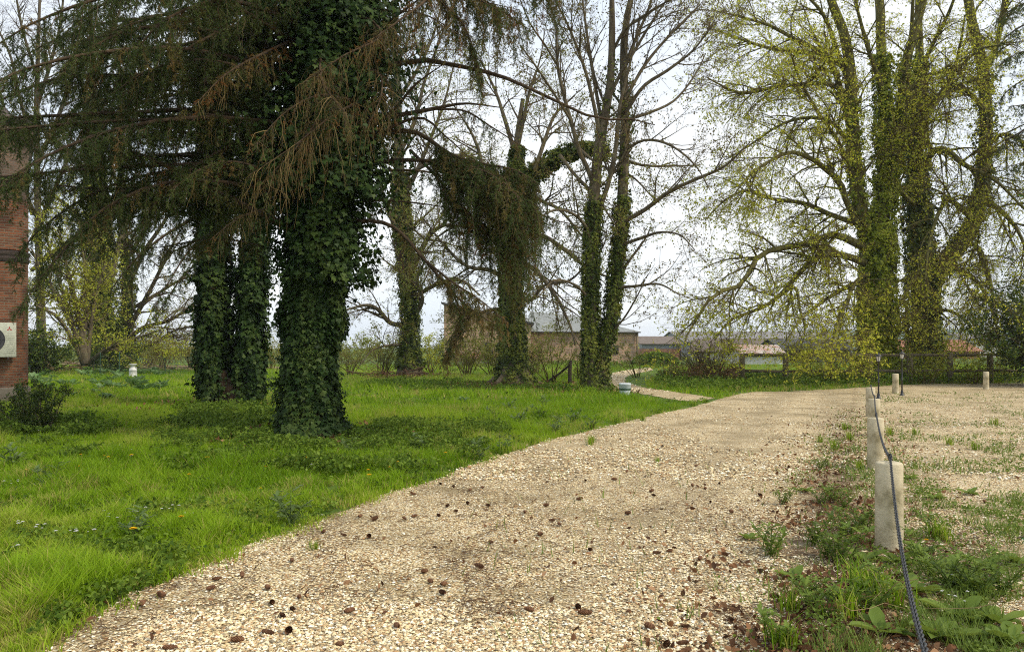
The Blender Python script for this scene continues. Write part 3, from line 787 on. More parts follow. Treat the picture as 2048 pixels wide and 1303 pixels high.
def branchlets(rng, P, Rr, spacing, length, t=(.15, 1.0), hang=.9, K=7, wig=.11, fwd=.35):
    L = np.linalg.norm(np.diff(P, axis=0), axis=1).sum()
    n = max(3, int(L * (t[1] - t[0]) / spacing))
    tt = np.sort(t[0] + (t[1] - t[0]) * rng.random(n))
    u = tt * (len(P) - 1); i = np.minimum(u.astype(int), len(P) - 2); f = (u - i)[:, None]
    p0 = P[i] * (1 - f) + P[i + 1] * f; T = norm(P[i + 1] - P[i])
    lat = norm(np.cross(T, np.array((0, 0, 1.0)))) * np.where(np.arange(n) % 2, 1, -1)[:, None]
    l = length * (.35 + .9 * rng.random(n)) * (1 - .35 * np.clip((tt - .7) / .3, 0, 1)) * np.clip(.45 + (tt - t[0]) / .25, 0, 1)
    s = np.linspace(0, 1, K)[None, :, None]
    d0 = lat * (.35 + .4 * rng.random(n))[:, None] + T * fwd + rng.normal(size=(n, 3)) * .15
    hg = (hang * (.25 + .8 * rng.random(n)))[:, None, None]
    out = p0[:, None] + l[:, None, None] * (d0[:, None] * (1 - np.exp(-2.2 * s)) * (.95 - .45 * hg) + np.array((0, 0, -1.0)) * hg * s ** 1.45)
    out[:, 1:] += np.cumsum(rng.normal(size=(n, K - 1, 3)) * wig * l[:, None, None] / K * 2, axis=1)
    r = (.0035 + .003 * l)[:, None] * (1 - .75 * np.linspace(0, 1, K))[None]
    return out, r

class Spruce:
    def __init__(s, seed):
        s.rng = np.random.default_rng(seed)
        s.wood, s.twig, s.green, s.brown, s.orange, s.dead = MA(), MA(), MA(), MA(), MA(), MA()
    def bough(s, P, Rr, spacing=.055, length=.8, mix=(.8, .2, 0, 0), t=(.15, 1), per_m=36, nper=15, nlen=.032, nw=.008, hang=.9, S=6):
        rng = s.rng
        s.wood.tubes(P, Rr, S, np.array([rng.random()]))
        b, r = branchlets(rng, P, Rr, spacing, length, t, hang)
        k = rng.choice(4, len(b), p=np.array(mix) / sum(mix))
        for j, (ma, tw) in enumerate(((s.green, s.twig), (s.brown, s.twig), (s.orange, s.dead))):
            q = b[k == j]
            if len(q) == 0: continue
            tw.tubes(q, r[k == j], 3, rng.random(len(q)))
            sh, sr = needles_on(ma, rng, q, per_m * (1 if j < 2 else .55), nper=nper, nlen=nlen, nw=nw)
            tw.tubes(sh, sr, 3, rng.random(len(sh)))
        q = b[k == 3]
        if len(q):
            s.dead.tubes(q, r[k == 3] * 1.0, 3, rng.random(len(q)))
            c, cr = grow(rng, q, r[k == 3], 3, .3, .5, (.2, .95), 4, -.35, .1, .7)
            s.dead.tubes(c, cr, 3, rng.random(len(c)))
    def finish(s, root):
        for ma, nm, mt in ((s.wood, 'boughs', M_BOUGH), (s.twig, 'twigs', M_TWIG), (s.green, 'green_needles', M_NEEDLE), (s.brown, 'brown_needles', M_NEEDLE_BR),
                           (s.orange, 'dead_needles', M_NEEDLE_OR), (s.dead, 'dead_twigs', M_DEADTWIG)):
            if ma.n: ma.build(nm, mt, root)

def pb(pts, r0, K=16):
    """a bough through (px, py, Y)"""
    n = len(pts)
    return (lambda c: (c[:, :3], np.maximum(c[:, 3], .005)))(curve([(*W(*p), r0 * (1 - .85 * k / (n - 1))) for k, p in enumerate(pts)], K))

# --- the big ivy clad spruce
g = G(622, 876)
root = thing('spruce_tree', g, 'huge spruce in front, its thick trunk wrapped in dark ivy down to the nettles', 'tree')
SY = g[1]
rng = np.random.default_rng(11)
tp = curve([(*W(622, 880, SY), .37), (*W(622, 760, SY), .31), (*W(626, 600, SY), .29), (*W(640, 400, SY), .31), (*W(652, 200, SY), .34), (*W(662, 0, SY), .31), (*W(672, -400, SY), .25), (*W(675, -1200, SY), .06)], 40)
TP, TRr = tp[:, :3], flare(tp[:, :3], tp[:, 3], .5, .55)
ma = MA(); ma.tubes(TP, TRr, 18, None, 0, .03, 3); ma.build('trunk', M_BARK_DK, root)
ma = MA()
seg = TP[:, 2] < 9.5
ivy_on(ma, rng, TP[seg], TRr[seg], 44000, .07, .12, .5, .18, seed=20, sprays=600, slen=.28)
lo = (TP[:, 2] > 2.6) & (TP[:, 2] < 9.5)
ivy_on(ma, rng, TP[lo] + np.array((.14, -.1, 0)), TRr[lo], 12000, .08, .14, .35, .5, seed=23, sprays=600, slen=.62, t=(0, 1))
hi = (TP[:, 2] > 3.9) & (TP[:, 2] < 9.8)
ivy_on(ma, rng, TP[hi] + np.array((.1, 0, 0)), TRr[hi] + .25, 5000, .08, .2, .5, .6, seed=26, sprays=750, slen=.95, t=(0, 1))
n = 2600; a = rng.random(n) * 6.283; r_ = .42 + rng.exponential(.32, n) * (.5 + vnoise(a * 2, a, .7, 29))
leaves(ma, rng, np.stack([g[0] + r_ * np.cos(a), g[1] + r_ * np.sin(a), .03 + .35 * np.exp(-(r_ - .4) / .12) * rng.random(n) + .06 * rng.random(n)], 1), .06, LEAF_IVY, .2, .9, var=1.1)
ivy_on(ma, rng, TP[seg], TRr[seg], 16000, .042, .16, .4, .2, seed=120)
ma.build('ivy', M_IVY, root)
# creeping ivy stems at the foot
ma = MA()
for k in range(26):
    a = rng.random() * 6.28; zz = np.linspace(.02, rng.uniform(1, 3.5), 9); aa = a + np.cumsum(rng.normal(size=9)) * .12
    rr_ = np.interp(zz, TP[:, 2], TRr) + .015
    ma.tubes(np.stack([g[0] + (rr_ + np.where(zz < .1, .25, 0)) * np.cos(aa), g[1] + (rr_ + np.where(zz < .1, .25, 0)) * np.sin(aa), zz], 1), np.linspace(.014, .006, 9), 5)
for k in range(12):
    a = rng.uniform(3.4, 6.0); zz = np.linspace(.02, rng.uniform(2.5, 5.5), 14); aa = a + np.cumsum(rng.normal(size=14)) * .09
    rr_ = np.interp(zz, TP[:, 2], TRr) + rng.uniform(.05, .13)
    ma.tubes(np.stack([np.interp(zz, TP[:, 2], TP[:, 0]) + rr_ * np.cos(aa), g[1] + rr_ * np.sin(aa), zz], 1), np.linspace(.013, .005, 14), 5)
ma.build('ivy_stems', M_TWIG, root)
S1 = Spruce(12)
LEFT = [
    ([(590, 460, 13.2), (555, 445, 12.9), (440, 385, 12.5), (330, 330, 12.1), (230, 290, 11.8), (150, 245, 11.6)], .075, .7, (.75, .12, .03, .1)),
    ([(600, 330, 13.2), (450, 228, 12.8), (250, 226, 12.2), (100, 232, 11.8), (0, 238, 11.6), (-90, 262, 11.5)], .05, .75, (.94, .04, 0, .02)),
    ([(600, 200, 13.2), (400, 163, 12.6), (250, 152, 12.2), (120, 156, 11.8), (10, 196, 11.6), (-60, 230, 11.5)], .05, .7, (.92, .05, .01, .02)),
    ([(610, 120, 13.2), (430, 66, 12.6), (300, 54, 12.2), (200, 86, 11.8), (120, 146, 11.6)], .05, .75, (.92, .06, 0, .02)),
    ([(620, 0, 13.2), (430, -40, 12.6), (300, -30, 12.2), (200, 12, 11.8), (130, 66, 11.6)], .05, .8, (.94, .04, 0, .02)),
    ([(630, -60, 13.2), (430, -90, 12.9), (260, -90, 12.6), (160, -40, 12.3)], .05, .8, (.94, .04, 0, .02)),
    ([(620, 60, 13.1), (500, 10, 11.8), (420, 4, 11.0), (330, 40, 10.4), (280, 90, 10.2)], .045, .8, (.9, .1, 0, 0)),
    ([(640, 10, 13.0), (520, -60, 11.5), (420, -60, 10.6), (340, -30, 10.0)], .045, .8, (.9, .1, 0, 0)),
    ([(590, 510, 13.4), (480, 482, 13.6), (400, 480, 13.8), (300, 496, 14.0), (220, 480, 14)], .022, .4, (.3, .2, 0, .5)),
    ([(600, 420, 13.5), (420, 318, 13.2), (250, 318, 13.0), (130, 340, 12.8), (20, 356, 12.6), (-60, 380, 12.5)], .045, .7, (.9, .08, 0, .02)),
    ([(600, 450, 13.6), (400, 410, 13.9), (250, 420, 14.1), (150, 470, 14.1), (80, 540, 14.0)], .045, .7, (.8, .2, 0, 0)),
    ([(590, 390, 13.0), (380, 360, 12.2), (220, 410, 11.7), (110, 520, 11.4), (30, 630, 11.3)], .045, .55, (.88, .12, 0, 0)),
    ([(600, 330, 13.3), (420, 270, 13.8), (280, 270, 14.2), (150, 300, 14.4)], .04, .8, (.8, .16, 0, .04)),
    ([(600, 250, 13.3), (440, 200, 13.9), (300, 180, 14.4), (180, 210, 14.8)], .04, .85, (.8, .16, 0, .04)),
    ([(600, 150, 13.3), (460, 100, 14.2), (330, 90, 15), (220, 120, 15.4)], .04, .85, (.9, .08, 0, .02)),
    ([(610, 70, 13.0), (520, 110, 12.0), (450, 150, 11.4), (390, 210, 11.0)], .03, .5, (.15, .3, .15, .4)),
    ([(600, 390, 13.1), (500, 330, 12.3), (420, 330, 11.9), (340, 380, 11.6)], .03, .6, (.65, .12, .03, .2)),
    ([(600, 180, 13.1), (500, 140, 12.2), (400, 120, 11.6), (300, 140, 11.2), (220, 190, 11)], .04, .7, (.88, .08, 0, .04)),
    ([(600, 280, 13.1), (480, 240, 12.4), (370, 230, 12.0), (270, 260, 11.6), (200, 320, 11.3)], .04, .7, (.8, .12, 0, .08)),
]
for pts, r0, ln, mix in LEFT:
    P, Rr = pb(pts, r0)
    S1.bough(P, Rr, .038, ln, mix, (.1, 1))
for k in range(34):
    z = rng.uniform(4.4, 9.2); a = R(rng.uniform(108, 252)); Lb = rng.uniform(3.2, 5.4); u = np.linspace(0, 1, 14); sw = rng.normal() * .5
    aa = a + sw * u ** 2 * .5
    P = np.stack([g[0] + np.cos(aa) * Lb * u, g[1] + np.sin(aa) * Lb * u, z + rng.uniform(0, .5) * u - rng.uniform(.6, 1.6) * u ** 2 + .3 * u ** 4], 1)
    S1.bough(P, .045 * (1 - .85 * u) + .004, .042, rng.uniform(.5, .85), (.88, .08, .01, .03), (.3, 1))
# boughs towards us, hung with dead straw coloured twigs and rusty needles
LEFT2 = [
    ([(600, 250, 13.2), (400, 235, 11.9), (220, 262, 11.0), (60, 330, 10.4), (-40, 410, 10.2)], .045, .75),
    ([(600, 150, 13.2), (380, 100, 11.8), (180, 108, 10.8), (20, 150, 10.3), (-60, 200, 10.2)], .045, .75),
    ([(600, 350, 13.2), (400, 335, 12.5), (220, 372, 11.9), (90, 450, 11.6), (20, 530, 11.4)], .04, .65),
    ([(610, 60, 13.2), (420, 0, 12.0), (240, -10, 11.2), (80, 40, 10.8), (-20, 100, 10.6)], .045, .8),
    ([(600, 300, 13.3), (420, 250, 13.6), (220, 230, 13.8), (60, 260, 14), (-40, 300, 14)], .045, .85),
    ([(600, 110, 13.3), (420, 50, 13.8), (250, 40, 14.2), (110, 80, 14.4), (20, 130, 14.5)], .045, .9),
    ([(600, 200, 13.3), (420, 160, 13.9), (240, 150, 14.3), (100, 190, 14.5)], .045, .9),
    ([(600, 380, 13.4), (440, 350, 14), (280, 370, 14.4), (160, 430, 14.6)], .04, .8),
    ([(600, 20, 13.2), (450, 60, 12.2), (330, 130, 11.6), (240, 230, 11.3)], .04, .75),
    ([(600, 220, 13.2), (480, 280, 12.6), (380, 340, 12.2), (300, 420, 12.0), (250, 500, 11.9)], .035, .6),
]
for pts, r0, ln in LEFT2:
    P, Rr = pb(pts, r0)
    S1.bough(P, Rr, .042, ln, (.93, .05, 0, .02), (.12, 1))
FRONT = [
    ([(690, 40, 13.0), (740, 40, 12.4), (760, 75, 11.8), (690, 110, 11.4), (600, 170, 11.1)], .035, .8, (.2, .2, .15, .45)),
    ([(700, 0, 13.0), (850, -10, 12.2), (800, 40, 11.5), (720, 95, 11.1)], .035, .7, (.25, .25, .2, .3)),
    ([(680, 190, 13.0), (700, 200, 12.4), (640, 190, 11.7), (570, 225, 11.2), (510, 290, 11.0)], .03, .8, (.25, .2, .15, .4)),
    ([(690, 250, 13.0), (720, 205, 12.4), (660, 235, 11.7), (590, 290, 11.3), (500, 350, 11.0)], .03, 1.0, (.05, .06, .07, .82)),
    ([(660, 260, 13.0), (640, 240, 12.2), (580, 310, 11.6), (520, 370, 11.3)], .028, .9, (.05, .05, .06, .84)),
    ([(720, 130, 13.0), (760, 150, 12.4), (760, 200, 12.0), (730, 260, 11.8)], .028, .9, (.1, .15, .15, .6)),
    ([(650, 90, 13.0), (640, 130, 12.0), (650, 175, 11.5), (690, 225, 11.2)], .028, .8, (.2, .2, .2, .4)),
    ([(560, 420, 13.0), (520, 420, 12.3), (470, 440, 11.9), (420, 480, 11.7)], .02, .45, (.1, .1, .05, .75)),
]
for pts, r0, ln, mix in FRONT:
    P, Rr = pb(pts, r0)
    S1.bough(P, Rr, .05, ln, mix, hang=1.1, per_m=26, nper=9, nw=.006)
RIGHT = [
    ([(690, 150, 13.2), (830, 122, 12.9), (890, 127, 12.7), (1000, 152, 12.4), (1100, 196, 12.1), (1190, 236, 11.9), (1260, 238, 11.8), (1310, 250, 11.7)], .05, .62, (.05, .2, .0, .18), (.55, 1), .11),
    ([(700, 265, 13.2), (780, 226, 13), (830, 170, 12.8), (893, 124, 12.7)], .045, .25, (.1, .2, .2, .5), (.1, .5), .1),
    ([(690, 245, 13.2), (800, 230, 13), (870, 217, 12.9), (930, 207, 12.8), (1000, 215, 12.7)], .055, .3, (.0, .1, .0, .9), (.2, .9), .2),
    ([(870, 218, 12.9), (930, 222, 12.8), (980, 252, 12.6), (1040, 290, 12.4), (1090, 320, 12.2)], .022, .5, (.5, .3, 0, .2), (.2, 1), .08),
    ([(700, 300, 13.2), (830, 236, 13), (890, 272, 12.9), (950, 326, 12.7)], .035, .3, (.2, .3, .0, .5), (.3, 1), .1),
    ([(700, 280, 13.3), (820, 262, 13.2), (900, 308, 13.0), (960, 326, 12.9), (1030, 340, 12.7), (1080, 370, 12.6)], .05, .95, (.6, .35, 0, .05), (.4, 1), .014),
    ([(700, 330, 13.3), (820, 320, 13.1), (930, 330, 12.9), (990, 350, 12.8), (1030, 400, 12.7)], .045, 1.0, (.6, .35, 0, .05), (.45, 1), .010),
    ([(820, 300, 13.2), (870, 350, 13.0), (920, 410, 12.8), (970, 450, 12.7), (1010, 480, 12.6)], .03, .85, (.5, .4, .05, .05), (.35, 1), .015),
    ([(690, 405, 13.2), (770, 401, 13.1), (850, 408, 13), (930, 422, 12.9)], .03, .3, (.2, .3, 0, .5), (.2, 1), .1),
    ([(690, 440, 13.2), (780, 450, 12.9), (850, 520, 12.5), (910, 590, 12.2), (960, 630, 12.0), (1000, 655, 11.9)], .04, .4, (.25, .7, 0, .05), (.3, 1), .036),
    ([(905, 585, 12.2), (922, 630, 12.1), (905, 680, 12.0), (890, 715, 12)], .018, .34, (.3, .7, 0, 0), (.1, 1), .022),
    ([(850, 520, 12.5), (900, 560, 12.1), (960, 600, 11.7), (1010, 640, 11.5)], .022, .4, (.25, .7, 0, .05), (.2, 1), .026),
    ([(700, 20, 13.2), (800, -30, 12.8), (900, -30, 12.4), (960, 0, 12.2), (1010, 30, 12.1)], .045, .9, (.3, .4, .1, .2), (.4, 1), .035),
    ([(700, -60, 13.2), (850, -90, 12.8), (980, -80, 12.5), (1060, -40, 12.3), (1120, 0, 12.2)], .045, .8, (.4, .4, .05, .15), (.4, 1), .035),
    ([(720, 130, 13.2), (780, 45, 12.8), (830, 5, 12.6), (880, -40, 12.4)], .04, .3, (.1, .3, .2, .4), (.1, 1), .1),
    ([(850, -20, 12.6), (920, 40, 12.4), (950, 110, 12.3), (965, 170, 12.3)], .025, .5, (.4, .5, .05, .05), (.2, 1), .02),
    ([(690, 10, 13.1), (770, 20, 12.7), (850, 30, 12.3), (920, 70, 12.1)], .03, .6, (.2, .4, .15, .25), (.3, 1), .05),
    ([(700, 350, 13.3), (800, 340, 13.6), (880, 350, 14.0), (950, 390, 14.2)], .035, .5, (.5, .4, 0, .1), (.3, 1), .06),
    ([(900, 325, 13.2), (950, 335, 12.6), (1000, 360, 12.2), (1045, 400, 12.0)], .025, .8, (.6, .35, 0, .05), (.1, 1), .016),
    ([(880, 330, 13.2), (930, 340, 13.6), (990, 350, 13.9), (1060, 390, 14.1)], .025, .9, (.6, .35, 0, .05), (.1, 1), .018),
    ([(760, -40, 12.8), (860, -20, 12.4), (950, 0, 12.6), (1040, 20, 12.9)], .03, .8, (.4, .4, .05, .15), (.3, 1), .03),
    ([(830, -60, 12.8), (930, -20, 13.2), (1000, 20, 13.4), (1060, 60, 13.5)], .03, .7, (.4, .4, .05, .15), (.2, 1), .03),
    ([(920, 328, 12.8), (975, 342, 12.7), (1020, 368, 12.6), (1062, 415, 12.5)], .025, 1.5, (.68, .3, 0, .02), (.05, 1), .013),
    ([(950, 345, 12.5), (1000, 390, 12.4), (1040, 460, 12.4)], .02, 1.1, (.6, .36, .02, .02), (.05, 1), .014),
    ([(990, 350, 12.9), (1040, 370, 12.9), (1075, 420, 12.9)], .02, 1.0, (.7, .28, 0, .02), (.05, 1), .016),
    ([(1060, 420, 13), (1110, 440, 13), (1150, 450, 13), (1180, 470, 13)], .015, .4, (.7, .3, 0, 0), (.1, 1), .04),
]
for pts, r0, ln, mix, t, spc in RIGHT:
    P, Rr = pb(pts, r0)
    S1.bough(P, Rr, spc, ln, mix, t, hang=1.35)
# the crown higher up, above the picture
for k in range(34):
    z = rng.uniform(8.6, 17); a = rng.uniform(0, 6.283); L = 4.6 * (1 - (z - 6) / 16)
    u = np.linspace(0, 1, 10)
    P = np.stack([g[0] + .35 + np.cos(a) * L * u, g[1] + np.sin(a) * L * u, z + .25 * L * u - .5 * L * u ** 2], 1)
    S1.bough(P, .04 * (1 - .85 * u) + .004, .1, .7, (.8, .2, 0, 0), per_m=16, nper=8, nlen=.05, nw=.016)
S1.finish(root)

# --- twin trunked ivy clad spruce behind it on the left
g = G(462, 812)
root = thing('spruce_tree', g, 'twin trunked ivy covered spruce with a bare brown stump between, left of the huge spruce', 'tree')
Y2 = g[1]
rng = np.random.default_rng(21)
ma = MA(); mi = MA()
for pts in ([(432, 815, 28), (430, 740, 24), (428, 620, 22), (425, 480, 20), (428, 300, 19), (430, 100, 16), (430, -200, 8)],
            [(500, 815, 20), (500, 740, 16), (502, 620, 15), (508, 480, 14), (512, 300, 13), (515, 100, 11), (518, -200, 7)]):
    P, Rr = limb(pts, Y2, 30)
    ma.tubes(P, Rr, 14, None, 0, .03, 5)
    ivy_on(mi, rng, P, Rr, 17000, .095, .12, .4, .16, seed=30 + pts[0][0], sprays=380, slen=.42, t=(.02, .85))
for px_, r_, t_ in ((450, 13, 740), (464, 15, 755), (478, 12, 770)):
    P, Rr = limb([(px_, 824, r_ * 1.3), (px_, 800, r_), (px_ - 1, 780, r_ * .9), (px_ - 3, t_, r_ * .55)], Y2 - .28, 8)
    ma.tubes(P, Rr, 12, None, 0, .08, px_)
ma.build('trunk', M_BARK_DK, root)
mi.build('ivy', M_IVY, root)
S2 = Spruce(22)
for pts, r0, ln, mix in [
    ([(420, 420, 20.5), (330, 470, 20), (260, 530, 19.6), (215, 590, 19.4)], .05, .75, (.95, .05, 0, 0)),
    ([(420, 500, 20.5), (360, 560, 20), (320, 620, 19.7), (285, 655, 19.5)], .03, .5, (1, 0, 0, 0)),
    ([(430, 360, 20.5), (330, 350, 20), (230, 390, 19.6), (150, 470, 19.4)], .05, .9, (.9, .1, 0, 0)),
    ([(430, 260, 20.5), (330, 240, 20), (220, 280, 19.6), (120, 370, 19.4)], .05, .9, (.9, .1, 0, 0)),
    ([(430, 160, 20.5), (320, 140, 20), (200, 180, 19.6), (100, 260, 19.4)], .05, .9, (.9, .1, 0, 0)),
    ([(430, 60, 20.5), (330, 30, 20), (220, 60, 19.6), (130, 130, 19.4)], .05, .9, (.9, .1, 0, 0)),
    ([(430, -20, 20.5), (330, -60, 20), (220, -30, 19.6), (140, 30, 19.4)], .05, .9, (.9, .1, 0, 0)),
    ([(430, 470, 20.5), (380, 500, 19.5), (340, 560, 18.8), (310, 610, 18.6)], .035, .6, (.9, .1, 0, 0)),
    ([(430, 440, 20.5), (330, 420, 21), (240, 450, 21.4), (190, 520, 21.6)], .04, .8, (.9, .1, 0, 0)),
    ([(500, 300, 21), (420, 280, 19.5), (380, 330, 18.6), (350, 400, 18.2)], .04, .9, (.9, .1, 0, 0)),
    ([(500, 200, 21), (420, 180, 19.5), (360, 210, 18.6), (310, 280, 18.2)], .04, .9, (.9, .1, 0, 0)),
    ([(510, 120, 21), (480, 100, 19.5), (440, 140, 18.6), (420, 200, 18.2)], .04, .9, (.9, .1, 0, 0)),
    ([(510, 380, 21), (560, 380, 20.5), (620, 400, 20), (680, 450, 19.8)], .04, .7, (.8, .2, 0, 0)),
    ([(510, 250, 21), (600, 230, 20.7), (720, 250, 20.4), (800, 330, 20.2)], .04, .8, (.8, .2, 0, 0)),
    ([(510, 100, 21), (620, 60, 20.7), (720, 80, 20.4), (820, 150, 20.2)], .04, .8, (.8, .2, 0, 0)),
]:
    P, Rr = pb(pts, r0)
    S2.bough(P, Rr, .06, ln, mix, (.12, 1), 20, 10, .05, .014)
for k in range(16):
    z = rng.uniform(11.5, 17); a = rng.uniform(0, 6.283); L = 4 * (1 - (z - 8) / 14); u = np.linspace(0, 1, 10)
    P = np.stack([g[0] + np.cos(a) * L * u, g[1] + np.sin(a) * L * u, z + .2 * L * u - .5 * L * u ** 2], 1)
    S2.bough(P, .04 * (1 - .85 * u) + .004, .14, .8, (.9, .1, 0, 0), per_m=10, nper=7, nlen=.08, nw=.025)
S2.finish(root)

# --- broadleaved trees
def broad(name, label, seed, limbs, trunk_n, cfg, ivy=None, mats=None, group=None, extra=None, base=None, thin=.8):
    """limbs: [(pts px, Y, Y2)], the first trunk_n are the trunk; cfg lists the twig orders"""
    rng = np.random.default_rng(seed)
    mb, mt, ml = mats
    LP, LR = [], []
    for pts, Y, Y2 in limbs:
        P, Rr = limb(pts, Y, 16, Y2); LP.append(P); LR.append(Rr * (thin if len(LP) > trunk_n else 1))
    b = base if base is not None else LP[0][0]
    root = thing(name, (b[0], b[1], 0), label, 'tree', group)
    ma = MA()
    for k in range(trunk_n):
        Rk = flare(LP[k], LR[k], .8, .45) if LP[k][0, 2] < .4 else LR[k]
        wob = np.cumsum(np.random.default_rng(seed + k).normal(size=LP[k].shape) * .012, axis=0)
        ma.tubes(LP[k] + wob, Rk, 14, None, 0, .03, seed + k)
    ma.build('trunk', mb, root)
    ma = MA()
    for k in range(trunk_n, len(LP)):
        ma.tubes(LP[k], LR[k], 7, None, 0, .02, seed + k)
    P = np.stack(LP); Rr = np.stack(LR)
    tw = MA()
    lv = MA()
    last = None
    for lev, c in enumerate(cfg):
        Ln = np.linalg.norm(np.diff(P, axis=1), axis=2).sum(1)
        n = np.maximum(c.get('min', 1), (Ln * c['per_m'] * (.7 + .6 * rng.random(len(Ln)))).astype(int))
        if lev == 0:
            n[:trunk_n] = (n[:trunk_n] * c.get('trunk', .4)).astype(int)
        P, Rr = grow(rng, P, Rr, n, c['len'], c['ang'], c.get('t', (.2, 1)), c.get('K', 6), c.get('up', 0), c.get('wig', .12), c.get('rr', .5), c.get('taper', .35), c.get('flat', 0), c.get('rmin', .003), c.get('grav'))
        ok = P[:, :, 2].min(1) > .25
        P, Rr = P[ok], Rr[ok]
        (ma if lev == 0 else tw).tubes(P, Rr, 5 if lev == 0 else 3, rng.random(len(P)))
        if c.get('leaf'):
            p, T, _ = along(rng, P, c['leaf'], c.get('lt', (.15, 1)))
            p = p + rng.normal(size=p.shape) * c.get('spread', .04)
            leaves(lv, rng, p, c['size'], c.get('tpl', LEAF_D), .5, .4)
    ma.build('limbs', mb, root)
    if tw.n: tw.build('crown', mt, root)
    if lv.n: lv.build('foliage', ml, root)
    if ivy:
        mi = MA()
        for k, n, size, t, spr, bush in ivy['on']:
            Rk = flare(LP[k], LR[k], .8, .45) if LP[k][0, 2] < .4 else LR[k]
            ivy_on(mi, rng, LP[k], Rk, n, size, .12, ivy.get('clump', .45), bush, LEAF_IVY, seed * 3 + k, t, spr, slen=ivy.get('slen', .4))
        mi.build('ivy', ivy['mat'], root)
    if extra: extra(root, rng, LP, LR)
    return root

# lime with its ivy trunk, right
YL = 36.0
limeA = [
    ([(1756, 740, 31), (1754, 660, 26), (1754, 580, 24), (1756, 500, 24), (1752, 450, 23)], YL, YL),
    ([(1745, 480, 16), (1724, 440, 14), (1712, 370, 13), (1709, 310, 12.5), (1703, 224, 12), (1700, 138, 10.5), (1683, 52, 9), (1660, 0, 8), (1640, -90, 5)], YL, YL - 1),
    ([(1758, 480, 18), (1766, 400, 14), (1769, 311, 12), (1766, 173, 10), (1762, 69, 9), (1758, -20, 8), (1752, -140, 4)], YL, YL + .5),
    ([(1772, 420, 13), (1785, 350, 11), (1797, 276, 11), (1811, 138, 9), (1831, 69, 8), (1850, 0, 6), (1870, -90, 3)], YL, YL + 1),
    ([(1709, 300, 8), (1690, 220, 7), (1675, 165, 7), (1669, 138, 6.5), (1641, 104, 6), (1590, 79, 5), (1541, 52, 4), (1480, 34, 2.5), (1425, 20, 1.5)], YL, YL - 3),
    ([(1700, 170, 6), (1680, 120, 6), (1660, 60, 5), (1640, 20, 4), (1600, -20, 3)], YL, YL - 3),
    ([(1742, 500, 12), (1711, 486, 10), (1676, 470, 9), (1652, 471, 8.5), (1617, 487, 8), (1541, 500, 7), (1510, 520, 6.5), (1496, 550, 6), (1469, 578, 5.5), (1431, 585, 4.5), (1398, 630, 3.5), (1372, 674, 2), (1366, 700, 1.2)], YL, YL - 7),
    ([(1740, 530, 10), (1714, 519, 9), (1676, 509, 8), (1631, 516, 7), (1600, 545, 6.5), (1555, 595, 5.5), (1514, 619, 4.5), (1460, 640, 3), (1430, 680, 1.5)], YL, YL - 5),
    ([(1555, 595, 4), (1590, 575, 4), (1600, 620, 3), (1610, 660, 2), (1600, 700, 1.2)], YL - 3, YL - 5),
    ([(1735, 480, 9), (1697, 414, 8), (1680, 366, 7.5), (1652, 338, 7), (1624, 318, 6), (1583, 304, 5), (1541, 321, 4), (1500, 350, 3), (1460, 400, 1.5)], YL, YL - 6),
    ([(1720, 450, 7), (1659, 428, 6), (1610, 407, 5.5), (1541, 397, 4.5), (1496, 380, 3.5), (1450, 400, 2.5), (1410, 440, 1.4)], YL, YL - 4),
    ([(1700, 200, 7), (1680, 178, 6), (1648, 166, 6), (1610, 169, 5.5), (1555, 173, 4.5), (1496, 186, 4), (1462, 180, 3), (1414, 155, 1.6)], YL, YL - 5),
    ([(1702, 150, 6), (1660, 115, 5.5), (1617, 105, 5), (1555, 100, 4.5), (1493, 83, 3.5), (1430, 60, 2)], YL, YL + 3),
    ([(1709, 310, 6), (1670, 250, 5), (1620, 235, 4.5), (1560, 250, 3.5), (1500, 290, 2.5), (1450, 320, 1.4)], YL, YL + 4),
    ([(1800, 260, 7), (1831, 166, 6), (1866, 148, 5.5), (1918, 135, 4.5), (1956, 100, 3.5), (2000, 90, 2)], YL, YL - 3),
    ([(1790, 330, 7), (1830, 260, 6), (1860, 210, 5), (1900, 175, 4), (1950, 160, 2.5)], YL, YL - 5),
    ([(1712, 380, 6), (1680, 290, 5), (1640, 230, 4), (1600, 160, 3), (1580, 100, 2)], YL, YL - 6),
    ([(1766, 180, 6), (1740, 110, 5), (1720, 40, 4), (1700, -40, 2.5)], YL, YL - 2),
    ([(1811, 138, 6), (1822, 70, 5), (1826, 0, 4), (1830, -60, 2.5)], YL, YL - 2),
    ([(1740, 560, 7), (1700, 570, 5.5), (1650, 600, 4.5), (1600, 640, 3), (1570, 690, 1.5)], YL, YL - 7),
    ([(1745, 545, 6), (1715, 560, 5), (1690, 610, 4), (1670, 670, 2.5), (1660, 710, 1.2)], YL, YL - 8),
]
lime_cfg = [
    dict(per_m=2.3, len=2.7, ang=.75, K=8, up=.02, grav=-.16, wig=.11, rr=.5, trunk=.1, t=(.12, 1)),
    dict(per_m=4.0, len=1.3, ang=.8, K=6, up=.0, grav=-.2, wig=.14, rr=.55, t=(.1, 1), leaf=1, size=.085, spread=.03, rmin=.004, lt=(.4, 1)),
    dict(per_m=7, len=.5, ang=.8, K=4, up=-.1, wig=.15, rr=.6, t=(.1, 1), leaf=3, size=.082, spread=.03, rmin=.0035, lt=(.7, 1)),
]
broad('lime_tree', 'tall lime in fresh leaf, bare bark down one side of its ivy trunk', 41, limeA, 4, lime_cfg,
      dict(on=[(0, 9000, .13, (.0, 1), 260, .2), (1, 1500, .11, (0, .5), 40, .1), (2, 3800, .12, (0, .6), 130, .16), (3, 2200, .11, (0, .6), 80, .12)], mat=M_IVY_LT, clump=.5, slen=.4),
      (M_BARK_MOSS, M_TWIG_LIME, M_LIME), 'lime trees behind the timber fence')
YM = 39.0
